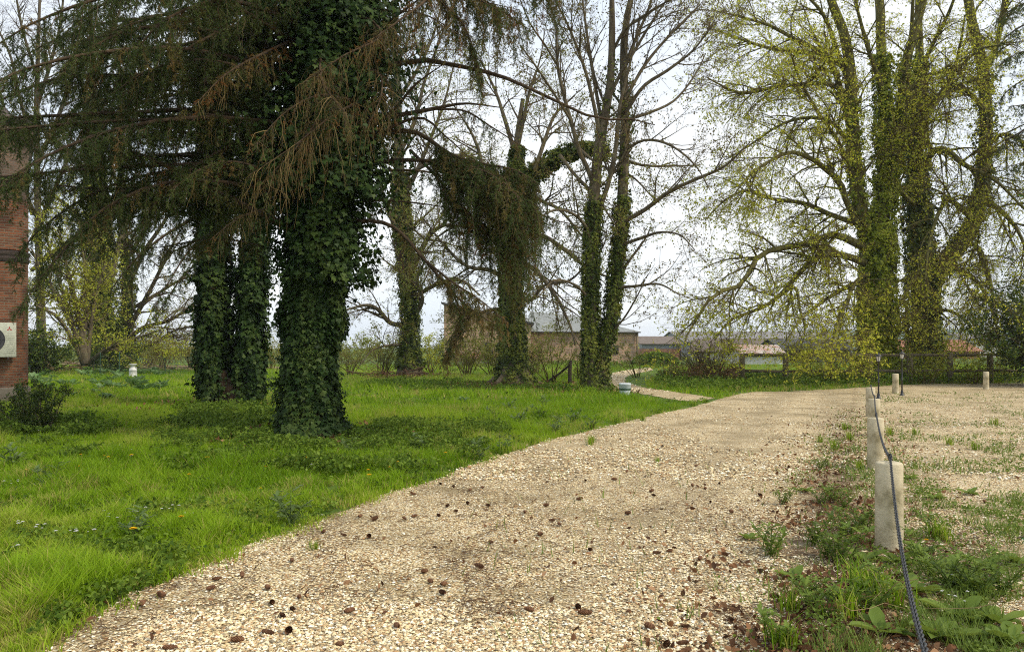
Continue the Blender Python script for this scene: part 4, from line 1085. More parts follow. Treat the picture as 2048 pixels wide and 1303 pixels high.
limeB = [
    ([(1852, 735, 29), (1850, 660, 24), (1846, 580, 23), (1842, 500, 22), (1836, 420, 20), (1832, 330, 15), (1831, 241, 11), (1840, 140, 8), (1836, 40, 7), (1838, -80, 4)], YM, YM),
    ([(1856, 580, 20), (1875, 538, 19), (1900, 512, 18), (1928, 476, 17), (1949, 440, 16), (1960, 390, 14), (1966, 345, 13), (1973, 242, 12), (1966, 138, 11), (1949, 69, 9), (1935, -10, 8), (1930, -100, 4)], YM, YM - 2),
    ([(1966, 150, 8), (1990, 100, 7), (2006, 20, 6), (2015, -60, 4)], YM - 2, YM - 2),
    ([(1836, 380, 10), (1860, 310, 9), (1890, 300, 8), (1930, 330, 6), (1990, 360, 4), (2050, 420, 2)], YM, YM - 7),
    ([(1840, 420, 8), (1800, 380, 6), (1790, 330, 4), (1780, 260, 2)], YM, YM - 4),
    ([(1970, 300, 7), (2000, 270, 5), (2040, 280, 4), (2090, 330, 2)], YM - 2, YM - 6),
    ([(1960, 400, 8), (2000, 420, 6), (2040, 470, 4), (2070, 560, 2)], YM - 2, YM - 6),
    ([(1970, 220, 7), (1930, 180, 5), (1890, 190, 4), (1850, 240, 2)], YM - 2, YM - 6),
    ([(1880, 530, 8), (1920, 540, 6), (1960, 570, 4.5), (1990, 640, 2.5), (2000, 700, 1.4)], YM, YM - 6),
    ([(1845, 540, 7), (1820, 570, 5), (1800, 610, 4), (1770, 620, 2)], YM, YM - 3),
    ([(1834, 300, 7), (1860, 220, 5.5), (1900, 160, 4.5), (1920, 90, 3), (1930, 30, 2)], YM, YM - 4),
    ([(1840, 140, 6), (1870, 80, 5), (1900, 20, 4), (1920, -40, 2)], YM, YM - 3),
    ([(1949, 440, 8), (1900, 400, 6), (1880, 420, 5), (1860, 480, 3.5), (1850, 560, 2)], YM - 2, YM - 8),
    ([(1928, 480, 7), (1960, 500, 5), (1980, 560, 4), (1990, 620, 2)], YM - 1, YM - 8),
    ([(1860, 640, 6), (1890, 620, 4.5), (1930, 640, 3.5), (1960, 690, 2)], YM, YM - 4),
    ([(1845, 620, 6), (1815, 640, 4.5), (1790, 680, 3)], YM, YM - 4),
]
limeB_cfg = [dict(lime_cfg[0], per_m=2.4, grav=-.26), dict(lime_cfg[1], grav=-.34, len=1.3), dict(lime_cfg[2], leaf=2)]
broad('lime_tree', 'lime with hanging yellowish twigs and one thick limb leaning out low on its trunk', 42, limeB, 2, limeB_cfg,
      dict(on=[(0, 11000, .12, (0, .75), 300, .18), (1, 1800, .12, (0, .7), 60, .1)], mat=M_IVY_OL, clump=.5, slen=.45),
      (M_BARK_MOSS, M_TWIG_LIME, M_LIME), 'lime trees behind the timber fence')

# twin stemmed sycamore in the middle
YS = 27.4
syc = [
    ([(1188, 786, 19), (1182, 730, 13), (1180, 690, 12), (1182, 600, 11.5), (1184, 500, 12.5), (1187, 420, 11.5), (1194, 345, 11), (1204, 269, 10), (1218, 193, 8.5), (1225, 104, 7), (1225, 35, 6), (1222, -60, 4)], YS, YS),
    ([(1196, 780, 14), (1199, 740, 12), (1204, 705, 11.5), (1218, 657, 11), (1228, 588, 11), (1235, 519, 11), (1242, 440, 11), (1249, 311, 10), (1252, 224, 9), (1249, 138, 8), (1252, 52, 7), (1266, -10, 5), (1275, -80, 3)], YS, YS + .3),
    ([(1190, 460, 7), (1205, 400, 6.5), (1218, 363, 6), (1232, 293, 5.5), (1240, 210, 4.5), (1262, 120, 3), (1280, 30, 2)], YS, YS - .6),
    ([(1190, 380, 6.5), (1176, 338, 6), (1159, 304, 5.5), (1142, 242, 5), (1125, 180, 4.5), (1114, 121, 4), (1111, 45, 3), (1085, -20, 2)], YS, YS - 1.5),
    ([(1202, 285, 6), (1190, 220, 5), (1170, 140, 4), (1140, 60, 3), (1105, -10, 2)], YS, YS - 1),
    ([(1114, 130, 3), (1090, 90, 2.5), (1062, 50, 2), (1040, 0, 1.4)], YS - 1, YS - 2.5),
    ([(1142, 242, 3.5), (1110, 190, 3), (1070, 130, 2.5), (1040, 90, 1.5)], YS - 1, YS - 3),
    ([(1206, 262, 5), (1195, 200, 4.5), (1180, 110, 4), (1170, 40, 3), (1160, -40, 2)], YS, YS + 1),
    ([(1216, 200, 5), (1240, 150, 4.5), (1268, 104, 4), (1300, 50, 3), (1340, -10, 2)], YS, YS - 1),
    ([(1252, 225, 5), (1287, 173, 4.5), (1339, 138, 3.8), (1390, 97, 2.6), (1430, 40, 1.6)], YS, YS - 1),
    ([(1250, 200, 4.5), (1290, 130, 4), (1340, 70, 3), (1400, 10, 2)], YS, YS + 1),
    ([(1250, 130, 4.5), (1275, 70, 4), (1300, 10, 3), (1320, -60, 2)], YS, YS),
    ([(1242, 445, 6.5), (1287, 421, 5.5), (1339, 383, 5), (1397, 356, 4.2), (1450, 332, 3), (1500, 284, 1.4)], YS, YS - 3),
    ([(1236, 492, 5), (1287, 474, 4), (1322, 464, 3), (1360, 470, 2), (1390, 500, 1.2)], YS, YS - 2),
    ([(1230, 575, 4.5), (1270, 572, 3.5), (1318, 568, 2.5), (1360, 590, 1.4)], YS, YS - 1.5),
    ([(1250, 300, 4.5), (1290, 280, 3.5), (1340, 290, 3), (1390, 330, 2), (1420, 380, 1.2)], YS, YS - 3),
    ([(1186, 470, 4.5), (1150, 430, 3.5), (1110, 420, 3), (1070, 440, 2)], YS, YS - 2),
    ([(1182, 600, 4), (1150, 570, 3), (1110, 560, 2.5), (1080, 590, 1.5)], YS, YS - 2),
    ([(1225, 104, 4), (1250, 60, 3.5), (1290, 30, 3), (1340, 0, 2), (1400, -30, 1.4)], YS, YS - 2),
    ([(1215, 670, 3), (1245, 640, 2.5), (1270, 600, 2), (1290, 560, 1.2)], YS, YS - 1),
    ([(1250, 240, 4.5), (1300, 225, 3.5), (1350, 200, 3), (1390, 150, 2), (1410, 110, 1.3)], YS, YS + 1.5),
]
syc_cfg = [
    dict(per_m=2.2, len=2.0, ang=.6, K=7, up=.05, wig=.1, rr=.5, trunk=.3, t=(.2, 1), taper=.4),
    dict(per_m=3.8, len=1.0, ang=.7, K=5, up=.03, wig=.14, rr=.55, t=(.15, 1), rmin=.004, leaf=1, size=.06, spread=.02),
    dict(per_m=4.2, len=.42, ang=.7, K=4, up=.05, wig=.14, rr=.6, t=(.2, 1), leaf=4, size=.068, spread=.03, rmin=.003),
]
broad('sycamore_tree', 'twin stemmed tree with bare budding branches fanning up, ivy only on its lower stems', 43, syc, 2, syc_cfg,
      dict(on=[(0, 7500, .075, (0, .45), 120, .04), (1, 7000, .075, (0, .45), 110, .03), (0, 500, .08, (.45, .8), 10, .03), (1, 500, .08, (.45, .75), 10, .03)], mat=M_IVY_OL, clump=.5, slen=.16),
      (M_BARK, M_TWIG, M_BUD))

# thick pollarded tree with a flared, mossy foot
YC = 32.0
def roots(root, rng, LP, LR):
    ma = MA()
    b = LP[0][0]
    for a in np.linspace(0, 6.283, 9, endpoint=False):
        a += rng.normal() * .15; L = rng.uniform(.9, 1.6); u = np.linspace(0, 1, 8)
        P = np.stack([b[0] + np.cos(a) * (.35 + L * u), b[1] + np.sin(a) * (.35 + L * u), .85 * np.exp(-3.2 * u) - .06 * u], 1)
        ma.tubes(P, .24 * (1 - .75 * u), 8, None, 0, .04, 5)
    ma.build('roots', M_BARK, root)
pol = [
    ([(1028, 775, 34), (1027, 730, 25), (1025, 690, 21), (1022, 600, 19), (1020, 500, 18), (1017, 430, 16), (1026, 370, 14), (1034, 320, 9), (1036, 270, 6), (1046, 200, 4)], YC, YC),
    ([(1030, 385, 14), (1052, 355, 13), (1080, 336, 11), (1120, 311, 9), (1160, 299, 6), (1196, 297, 4), (1230, 310, 3), (1300, 330, 2.5), (1400, 328, 1.2)], YC, YC - 2.5),
    ([(1022, 470, 10), (990, 420, 8), (970, 370, 6), (960, 310, 5), (940, 260, 3), (900, 200, 1.5)], YC, YC - 1),
    ([(1030, 320, 7), (1045, 250, 5), (1060, 180, 4), (1080, 120, 2), (1090, 60, 1.2)], YC, YC),
    ([(1028, 300, 6), (1010, 240, 5), (990, 180, 3.5), (960, 120, 2)], YC, YC + 1),
    ([(1070, 340, 6), (1090, 280, 5), (1110, 230, 3.5), (1150, 190, 2)], YC - 1, YC),
    ([(1030, 520, 8), (1070, 540, 6), (1110, 590, 4.5), (1140, 650, 3), (1150, 690, 1.5)], YC, YC - 4),
    ([(1030, 480, 8), (1080, 470, 6), (1130, 500, 5), (1180, 540, 3.5), (1240, 560, 2)], YC, YC - 3),
    ([(1030, 580, 6), (1060, 600, 5), (1090, 570, 4), (1140, 560, 3), (1180, 520, 1.5)], YC, YC - 3),
    ([(1015, 560, 7), (980, 540, 5.5), (930, 530, 4.5), (880, 480, 3), (850, 440, 1.5)], YC, YC + 3),
    ([(1015, 500, 7), (980, 470, 5.5), (930, 450, 4), (880, 470, 2.5), (840, 520, 1.4)], YC, YC + 3),
    ([(1020, 620, 6), (980, 620, 4.5), (930, 640, 3), (890, 690, 1.5)], YC, YC + 2),
    ([(1120, 311, 5), (1150, 350, 4), (1190, 390, 3), (1230, 450, 1.6)], YC - 2, YC - 5),
    ([(1160, 299, 4), (1200, 330, 3), (1260, 350, 2.4), (1310, 400, 1.5)], YC - 2, YC - 5),
    ([(1040, 370, 6), (1080, 400, 5), (1120, 420, 4), (1170, 480, 2)], YC, YC - 4),
]
pol_cfg = [
    dict(per_m=2.3, len=2.2, ang=.75, K=7, up=.0, grav=-.08, wig=.13, rr=.5, trunk=.5, t=(.25, 1)),
    dict(per_m=4., len=1.1, ang=.8, K=5, up=-.02, wig=.15, rr=.55, leaf=2, size=.07, spread=.05, rmin=.004),
    dict(per_m=4.2, len=.46, ang=.8, K=4, up=-.05, wig=.15, rr=.6, leaf=5, size=.075, spread=.05, rmin=.003),
]
broad('pollarded_tree', 'thick pollarded tree with flared root foot and ivy wrapped limb before the barn', 44, pol, 2, pol_cfg,
      dict(on=[(0, 16000, .085, (0.02, .84), 260, .06), (1, 4200, .09, (0, .55), 150, .12), (2, 900, .1, (0, .4), 20, .1)], mat=M_IVY_OL, clump=.46, slen=.26),
      (M_BARK, M_TWIG_RED, M_YOUNG), None, roots)

# ivy tree further back, left of the barn
YD = 43.0
td = [
    ([(819, 752, 20), (819, 700, 14), (820, 640, 13), (816, 560, 13), (808, 480, 15), (802, 400, 13), (797, 300, 10), (796, 180, 7), (790, 60, 5), (788, -60, 3)], YD, YD),
    ([(806, 650, 7), (780, 645, 6), (755, 618, 5), (730, 610, 4), (690, 620, 2)], YD, YD - 2),
    ([(815, 560, 8), (838, 510, 7), (860, 470, 6), (890, 450, 4), (930, 455, 2)], YD, YD - 3),
    ([(825, 640, 6), (845, 600, 5), (835, 560, 4), (850, 520, 2.5)], YD, YD - 2),
    ([(808, 480, 7), (780, 430, 6), (760, 370, 4), (740, 300, 2)], YD, YD - 2),
    ([(802, 400, 7), (830, 350, 6), (860, 280, 4.5), (890, 200, 3), (910, 120, 1.6)], YD, YD - 1),
    ([(798, 310, 6), (830, 240, 5), (850, 160, 4), (880, 80, 2.5), (900, 20, 1.4)], YD, YD + 2),
    ([(796, 200, 5), (840, 130, 4), (870, 60, 3), (890, -20, 2)], YD, YD + 1),
    ([(820, 600, 6), (870, 570, 5), (920, 560, 4), (960, 590, 2)], YD, YD - 3),
    ([(800, 360, 6), (850, 330, 5), (910, 310, 4), (970, 320, 2)], YD, YD - 2),
    ([(797, 300, 5), (770, 220, 4), (750, 140, 3), (740, 60, 2)], YD, YD - 1),
    ([(815, 690, 4), (780, 690, 3), (745, 700, 2), (720, 730, 1.2)], YD, YD - 3),
]
bg_cfg = [
    dict(per_m=2.1, len=2.7, ang=.75, K=7, up=.02, grav=-.08, wig=.13, rr=.5, trunk=.5, t=(.2, 1), rmin=.006),
    dict(per_m=3.4, len=1.35, ang=.8, K=5, up=0, wig=.15, rr=.55, leaf=2, size=.09, spread=.07, rmin=.006),
    dict(per_m=3.2, len=.6, ang=.8, K=4, up=-.03, wig=.15, rr=.6, leaf=3, size=.09, spread=.07, rmin=.005),
]
broad('ivy_tree', 'slim ivy covered tree standing alone behind, between the huge spruce and the barn', 45, td, 1, bg_cfg,
      dict(on=[(0, 12000, .1, (0.02, .5), 240, .12)], mat=M_IVY_OL, clump=.42, slen=.5), (M_BARK, M_TWIG_RED, M_YOUNG))

# trees at the far left behind the spruces
YE = 52.0
te = [
    ([(205, 728, 24), (203, 660, 19), (200, 580, 18), (198, 500, 15), (195, 420, 12), (190, 300, 9), (185, 150, 6), (180, 0, 3)], YE, YE),
    ([(205, 600, 8), (225, 540, 7), (240, 480, 6), (260, 400, 4), (280, 300, 2)], YE, YE),
    ([(198, 500, 7), (160, 440, 6), (120, 400, 4), (70, 380, 2)], YE, YE),
    ([(195, 400, 7), (150, 320, 5), (100, 270, 4), (50, 230, 2)], YE, YE),
    ([(192, 330, 6), (230, 250, 5), (270, 180, 4), (300, 100, 2)], YE, YE),
    ([(188, 220, 5), (150, 140, 4), (110, 80, 3), (60, 40, 2)], YE, YE),
    ([(200, 640, 6), (160, 610, 5), (110, 590, 4), (70, 600, 2)], YE, YE - 3),
    ([(186, 180, 5), (210, 90, 4), (240, 20, 3), (260, -60, 2)], YE, YE),
]
broad('ivy_tree', 'pale ivy covered tree at the far side of the lawn nearest the brick building', 46, te, 1, bg_cfg,
      dict(on=[(0, 13000, .14, (0.02, .75), 420, .3)], mat=M_IVY_OL, clump=.42, slen=.6), (M_BARK, M_TWIG_LIME, M_YOUNG))
tf = [
    ([(246, 728, 15), (250, 660, 11), (257, 580, 10), (252, 500, 8), (245, 400, 6), (240, 250, 4), (240, 100, 2)], YE + 3, YE + 3),
    ([(250, 670, 7), (275, 625, 6), (300, 580, 5), (330, 520, 4), (360, 460, 2)], YE + 3, YE + 1),
    ([(248, 690, 6), (285, 655, 5), (340, 640, 4), (400, 600, 2.5), (450, 590, 1.5)], YE + 3, YE + 1),
    ([(256, 570, 6), (290, 500, 5), (330, 440, 4), (370, 360, 2)], YE + 3, YE + 1),
    ([(250, 700, 5), (300, 690, 4), (350, 660, 3), (400, 650, 1.5)], YE + 3, YE + 1),
    ([(252, 520, 5), (300, 440, 4), (340, 340, 3), (370, 250, 2)], YE + 3, YE + 1),
    ([(258, 620, 5), (310, 590, 4), (360, 560, 3), (420, 540, 1.5)], YE + 3, YE + 5),
    ([(248, 450, 5), (210, 380, 4), (180, 300, 2)], YE + 3, YE + 5),
]
broad('leafless_tree', 'low forked tree with long bare branches seen left of the twin trunked spruce', 47, tf, 1, bg_cfg,
      dict(on=[(0, 3500, .13, (0.02, .6), 150, .2)], mat=M_IVY_OL, clump=.5, slen=.5), (M_BARK, M_TWIG_RED, M_YOUNG))
tg = [
    ([(84, 735, 10), (82, 650, 8), (78, 540, 7), (74, 430, 6), (72, 330, 5.5), (72, 200, 5), (75, 60, 3), (78, -60, 2)], 60, 60),
    ([(66, 430, 6), (40, 350, 5), (20, 260, 4), (-10, 150, 2)], 60, 58),
    ([(64, 480, 6), (100, 400, 5), (130, 330, 4), (170, 250, 2)], 60, 58),
    ([(70, 330, 6), (110, 250, 5), (140, 160, 4), (160, 60, 2)], 60, 58),
    ([(70, 300, 5), (40, 200, 4), (20, 110, 3), (-20, 30, 2)], 60, 58),
    ([(72, 220, 5), (100, 130, 4), (120, 50, 3), (130, -40, 2)], 60, 58),
    ([(73, 150, 4), (45, 60, 3), (30, -20, 2)], 60, 58),
    ([(64, 540, 5), (110, 500, 4), (160, 480, 3), (200, 500, 1.5)], 60, 56),
]
bare_cfg = [dict(bg_cfg[0], per_m=1.9, up=.05, grav=None), dict(bg_cfg[1], per_m=3.2, leaf=0), dict(bg_cfg[2], per_m=3.6, leaf=1, size=.05)]
broad('leafless_tree', 'tall bare tree with fine twigs against the sky above the round brick building', 48, tg, 1, bare_cfg, None, (M_BARK, M_TWIG_RED, M_BUD))
hz_ = [
    ([(170, 728, 8), (160, 690, 6), (140, 640, 5.5), (118, 600, 4.5), (90, 560, 3), (60, 500, 1.6)], 46, 45),
    ([(172, 728, 8), (166, 690, 7), (160, 640, 6), (150, 590, 5), (135, 530, 3.5), (120, 460, 2)], 46, 46),
    ([(168, 730, 7), (140, 670, 5), (110, 630, 4), (70, 610, 2)], 46, 44),
    ([(174, 728, 6), (180, 670, 5), (190, 600, 4), (210, 530, 2)], 46, 47),
    ([(176, 728, 6), (210, 700, 4.5), (260, 680, 3.5), (320, 660, 2)], 46, 45),
    ([(160, 690, 5), (130, 600, 4), (100, 500, 3), (80, 420, 1.6)], 46, 46),
    ([(166, 690, 5), (175, 600, 4), (165, 500, 3), (150, 400, 1.6)], 46, 48),
]
broad('hazel_tree', 'many stemmed hazel spreading its bare stems beside the brick building', 49, hz_, 2,
      [dict(bg_cfg[0], per_m=3.0, len=2.2, trunk=1), dict(bg_cfg[1], per_m=4.4, len=1.1, leaf=3, size=.11), dict(bg_cfg[2], leaf=4, size=.11)], None, (M_BARK, M_TWIG_LIME, M_LIME))

# spruce leaning in from the right edge
g = np.array(W(2170, 740, 31.0)); g[2] = 0
root = thing('spruce_tree', g, 'dark conifer at the right edge reaching in behind the lime twigs', 'tree')
P, Rr = limb([(2170, 760, 26), (2170, 500, 22), (2168, 200, 16), (2166, -150, 6)], 31, 16)
ma = MA(); ma.tubes(P, flare(P, Rr), 12); ma.build('trunk', M_BARK_DK, root)
S3 = Spruce(33)
for pts in ([(2166, 20, 31), (2100, 0, 30), (2040, 10, 29.4), (1995, 40, 29)], [(2168, 120, 31), (2100, 100, 30), (2040, 105, 29.4), (2000, 130, 29)],
            [(2168, 230, 31), (2110, 205, 30), (2060, 208, 29.4), (2015, 214, 29)], [(2168, 330, 31), (2110, 310, 30), (2050, 325, 29.4), (2005, 335, 29)],
            [(2168, 70, 31), (2090, 40, 31), (2030, 60, 31), (1990, 100, 31)], [(2168, 180, 31), (2090, 150, 31.5), (2030, 170, 32), (1990, 210, 32)],
            [(2168, -60, 31), (2090, -80, 30), (2030, -60, 29.5), (1985, -20, 29)], [(2168, 280, 31), (2090, 250, 32), (2030, 270, 32), (1995, 300, 32)]):
    P, Rr = pb(pts, .06)
    S3.bough(P, Rr, .07, 1.0, (1, 0, 0, 0), (.1, 1), 16, 9, .06, .018)
for k in range(30):
    z = rng.uniform(4, 16); a = rng.uniform(-1.2, 1.2); L = 4 * (1 - z / 22); u = np.linspace(0, 1, 10)
    P = np.stack([g[0] + np.cos(a) * L * u, g[1] + np.sin(a) * L * u, z + .2 * L * u - .5 * L * u ** 2], 1)
    S3.bough(P, .04 * (1 - .85 * u) + .004, .18, .9, (1, 0, 0, 0), per_m=9, nper=6, nlen=.09, nw=.028)
S3.finish(root)

# ------------------------------------------------------------------ shrubs
def shrub(name, label, seed, x, y, h, w_, stems, leafn, size, mats, cat='shrub', group=None, up=.12, tpl=LEAF_D, ang=.5, per=3.0, core=.0, sub=.45):
    rng = np.random.default_rng(seed)
    root = thing(name, (x, y, 0), label, cat, group)
    K = 8
    a = rng.random(stems) * 6.283; tilt = np.abs(rng.normal(size=stems)) * ang
    d = np.stack([np.cos(a) * np.sin(tilt), np.sin(a) * np.sin(tilt), np.cos(tilt)], 1)
    pts = np.empty((stems, K, 3)); o = np.stack([np.cos(a), np.sin(a), 0 * a], 1) * (w_ * .18 * rng.random(stems))[:, None]
    pts[:, 0] = np.array((x, y, 0)) + o
    L = h * (.6 + .5 * rng.random(stems))
    for k in range(1, K):
        d = norm(d + rng.normal(size=d.shape) * .12 + o * .1 / max(w_ * .18, .01) - np.array((0, 0, .06)) * (1 if up < .1 else 0))
        pts[:, k] = pts[:, k - 1] + d * (L / (K - 1))[:, None]
    Rr = (.012 + .008 * L)[:, None] * (1 - .8 * np.linspace(0, 1, K))[None] * .8
    tw, lv = MA(), MA()
    tw.tubes(pts, Rr, 4, rng.random(stems))
    c, cr = grow(rng, pts, Rr, np.maximum(2, (L * per).astype(int)), w_ * sub, .8, (.15, 1), 5, up * .3, .15, .5, .3, rmin=.003)
    c[:, :, 2] = np.maximum(c[:, :, 2], .03)
    tw.tubes(c, cr, 3, rng.random(len(c)))
    c2, cr2 = grow(rng, c, cr, 4, w_ * sub * .45, .8, (.2, 1), 4, up * .2, .18, .6, .3, rmin=.002)
    c2[:, :, 2] = np.maximum(c2[:, :, 2], .03)
    tw.tubes(c2, cr2, 3, rng.random(len(c2)))
    if leafn:
        p, T, _ = along(rng, c2, leafn, (.1, 1)); p = p + rng.normal(size=p.shape) * size * .6
        p[:, 2] = np.maximum(p[:, 2], .04)
        leaves(lv, rng, p, size, tpl, .3, .6)
        p, T, _ = along(rng, c, leafn, (.1, 1)); leaves(lv, rng, p + rng.normal(size=p.shape) * size * .5, size, tpl, .3, .6)
    tw.build('stems', mats[0], root)
    if lv.n: lv.build('leaves', mats[1], root)
    return root

def gp(px, Y): return (px - CX) / F * Y, Y
x, y = gp(2125, 31); shrub('evergreen_bush', 'dark rounded evergreen bush at the right edge beside the timber fence', 60, x, y, 4.0, 3.2, 46, 9, .12, (M_BARK, M_YEW), 'bush', ang=.42, per=4)
x, y = gp(72, 44); shrub('evergreen_bush', 'dark evergreen bush close to the round brick building', 61, x, y, 2.6, 2.0, 26, 8, .12, (M_BARK, M_YEW), 'bush', ang=.35, per=4)
x, y = gp(235, 50); shrub('evergreen_bush', 'dark green bush at the foot of the pale ivy tree', 62, x, y, 2.0, 2.2, 24, 8, .12, (M_BARK, M_YEW), 'bush', ang=.6, per=4)
# green mound by the footpath
rng = np.random.default_rng(63)
x, y = gp(1312, 66); root = thing('ivy_mound', (x, y, 0), 'low dome of bright green ivy where the footpath ends', 'bush')
n = 9000; th = rng.random(n) * 6.283; ph = np.arccos(rng.random(n)); bump = 1 + .25 * (vnoise(th * 2, ph * 2, .5, 64) - .5)
dv = np.stack([np.cos(th) * np.sin(ph), np.sin(th) * np.sin(ph), np.cos(ph)], 1)
lv = MA(); leaves(lv, rng, np.array((x, y, 0)) + dv * np.array((1.95, 1.7, 1.15)) * (bump * (.92 + .12 * rng.random(n)))[:, None], .16, LEAF_IVY, .5, .6, dv)
lv.build('foliage', M_COVER, root)
ma = MA(); aa = rng.random(30) * 6.283; u = np.linspace(0, 1, 6)
for q in aa: ma.tubes(np.stack([x + 1.7 * u * np.cos(q), y + 1.5 * u * np.sin(q), 1.0 * (1 - u ** 2) + .02], 1), np.full(6, .02), 4)
ma.build('stems', M_BARK, root)
# brambles at the corner of the timber fence
for k, (px, Y, h, w_, lab) in enumerate(((1398, 38, 2.2, 1.4, 'tall thin reddish bramble stems beside the footpath bend'), (1425, 35.5, 2.4, 1.5, 'loose bare thicket between the footpath and the fence corner'),
                                         (1432, 34, 1.2, 1.1, 'brown dead bramble heap left of the first fence post'), (1345, 36, .75, 1.7, 'low brown tangle of dead stems on the bank above the footpath'), (1455, 32.6, .8, 1.3, 'low brown tangle of dead stems at the foot of the first fence post'), (1386, 32.5, .9, 1.2, 'low straw coloured tuft of dead stems nearest the gravel drive'))):
    x, y = gp(px, Y); shrub('bramble', lab, 70 + k, x, y, h, w_, 34, 1, .07, (M_TWIG_RED if k < 3 else M_DEADTWIG, M_YOUNG if k < 3 else M_LITTER), 'bramble', 'brambles beside the footpath', ang=.5)
# young growth along the timber fence
rs_ = np.random.default_rng(5)
for k, (px, Y, h, w_, lab) in enumerate(((1625, 36.5, 1.6, 1.6, 'light green sapling growth behind the second fence post'), (1660, 33, 1.2, 1.6, 'fresh green shrub against the dark middle rails of the fence'), (1695, 36.2, 1.6, 1.8, 'fresh green shrub just left of the nearer lime trunk'),
                                         (1735, 33.0, 1.2, 1.5, 'leafy young growth at the foot of the nearer lime trunk'), (1800, 36.5, 1.8, 1.8, 'leafy shrub filling the gap between the two lime trunks'), (1852, 33.2, 1.2, 1.8, 'leafy young growth at the foot of the leaning limb lime'),
                                         (1900, 36.5, 1.8, 2.0, 'straggling shrub just right of the leaning limb lime'), (1950, 33, 1.1, 1.9, 'straggling shrub beside the far right bollard'), (2005, 36, 1.5, 1.8, 'straggling shrub below the dark evergreen bush'))):
    x, y = gp(px, Y); shrub('young_shrub', lab, 80 + k, x, y, h, w_, 18, 3, .08, (M_TWIG_LIME, M_IVY_LT if k % 3 else M_LIME), 'shrub', 'young shrubs along the timber fence', ang=.7)
# saplings in the middle and at the left
for k, (px, Y, h, w_, lab) in enumerate(((1100, 34, 2.6, 1.4, 'slender leafy sapling between the thick pollard and the leaning fence post'), (1160, 37, 2.1, 1.1, 'small leafy sapling between the leaning fence post and the twin stems'), (1272, 40, 2.0, 1.4, 'thin sapling just right of the twin stemmed tree'),
                                         (935, 42, 3.0, 2.0, 'open leafy sapling in front of the tall end of the barn'), (985, 45, 2.8, 1.8, 'leafy sapling close to the left side of the pollarded tree'), (1075, 46, 3.0, 1.8, 'leafy sapling screening the barn eave right of the pollarded tree'), (765, 44, 2.6, 1.8, 'straggling sapling left of the slim ivy tree'), (860, 46, 2.2, 1.6, 'yellow green sapling right of the slim ivy tree'), (700, 46, 2.0, 1.6, 'leafy sapling just right of the huge spruce trunk'),
                                         (330, 58, 3.0, 2.4, 'thin young tree behind the wire fence'), (385, 60, 3.2, 2.4, 'thin young tree left of the twin trunked spruce'), (300, 64, 2.6, 2.6, 'hazy young bush far behind the milk churn'), (540, 56, 2.6, 2.2, 'leafy bush glimpsed between the spruce trunks'))):
    x, y = gp(px, Y); shrub('sapling', lab, 100 + k, x, y, h, w_, 9 if k < 3 else 16, 4, .085 if k < 3 else .1, (M_TWIG_LIME, M_YOUNG if k != 7 else M_LIME), 'sapling', 'saplings round the lawn', ang=.28, per=2.5)
# far hedge lines, each bush of its own
for k, px in enumerate(range(-40, 900, 62)):
    Y = 78 + 9 * math.sin(k * 2.1)
    x, y = gp(px + 14 * math.sin(k * 5.3), Y)
    shrub('hedge_bush', 'pale budding hedge bush on the far side of the field', 130 + k, x, y, 2.6 + .8 * math.sin(k * 1.7), 3.6, 18, 4, .16, (M_TWIG_LIME, M_YOUNG if k % 2 else M_IVY_LT), 'bush', 'hedge bushes across the field', ang=.6, per=1.6, sub=.35)
# two little yews by the building
for k, (px, py, lab) in enumerate(((42, 862, 'small dark yew seedling against the foot of the round brick building'), (92, 868, 'small dark yew seedling standing free on the lawn near the brick building'))):
    g_ = G(px, py); shrub('yew_seedling', lab, 150 + k, g_[0], g_[1], .95, .6, 9, 10, .055, (M_BARK, M_YEW), 'seedling', 'yew seedlings by the brick building', ang=.35, per=9, tpl=LEAF_LONG, sub=.35)

# laurel spray at the right edge, close to us
rng = np.random.default_rng(77)
root = thing('laurel_branch', (3.9, 5.2, 0), 'glossy green laurel reaching in from the right edge above the gravel', 'shrub')
tw, lv = MA(), MA()
for pts in ([(2330, 700, 5.4), (2200, 500, 5.6), (2110, 420, 5.7), (2035, 385, 5.8)], [(2330, 700, 5.4), (2190, 480, 5.6), (2090, 380, 5.8), (2040, 352, 5.9)], [(2330, 1000, 5), (2200, 1010, 5), (2110, 1050, 5), (2035, 1075, 5)],
            [(2420, 1290, 4.2), (2350, 1000, 4.8), (2330, 700, 5.4), (2360, 400, 5.6), (2380, 200, 5.6)]):
    P, Rr = pb(pts, .014 if pts[0][1] < 1200 else .03)
    tw.tubes(P, Rr, 6)
    p, T, _ = along(rng, P[None], 34, (.25, 1))
    if pts[0][1] > 1200:
        p, T, _ = along(rng, P[None], 60, (.4, 1)); p = p + np.array((.2, 0, 0)) + rng.normal(size=p.shape) * .15
    leaves(lv, rng, p + rng.normal(size=p.shape) * .02, .105, LEAF_LONG, .3, .8)
tw.tubes(np.array([(3.85, 4.2, 0), W(2420, 1290, 4.2)]), np.array([.035, .03]), 6)
tw.build('stem', M_BARK, root); lv.build('leaves', M_LAUREL, root)

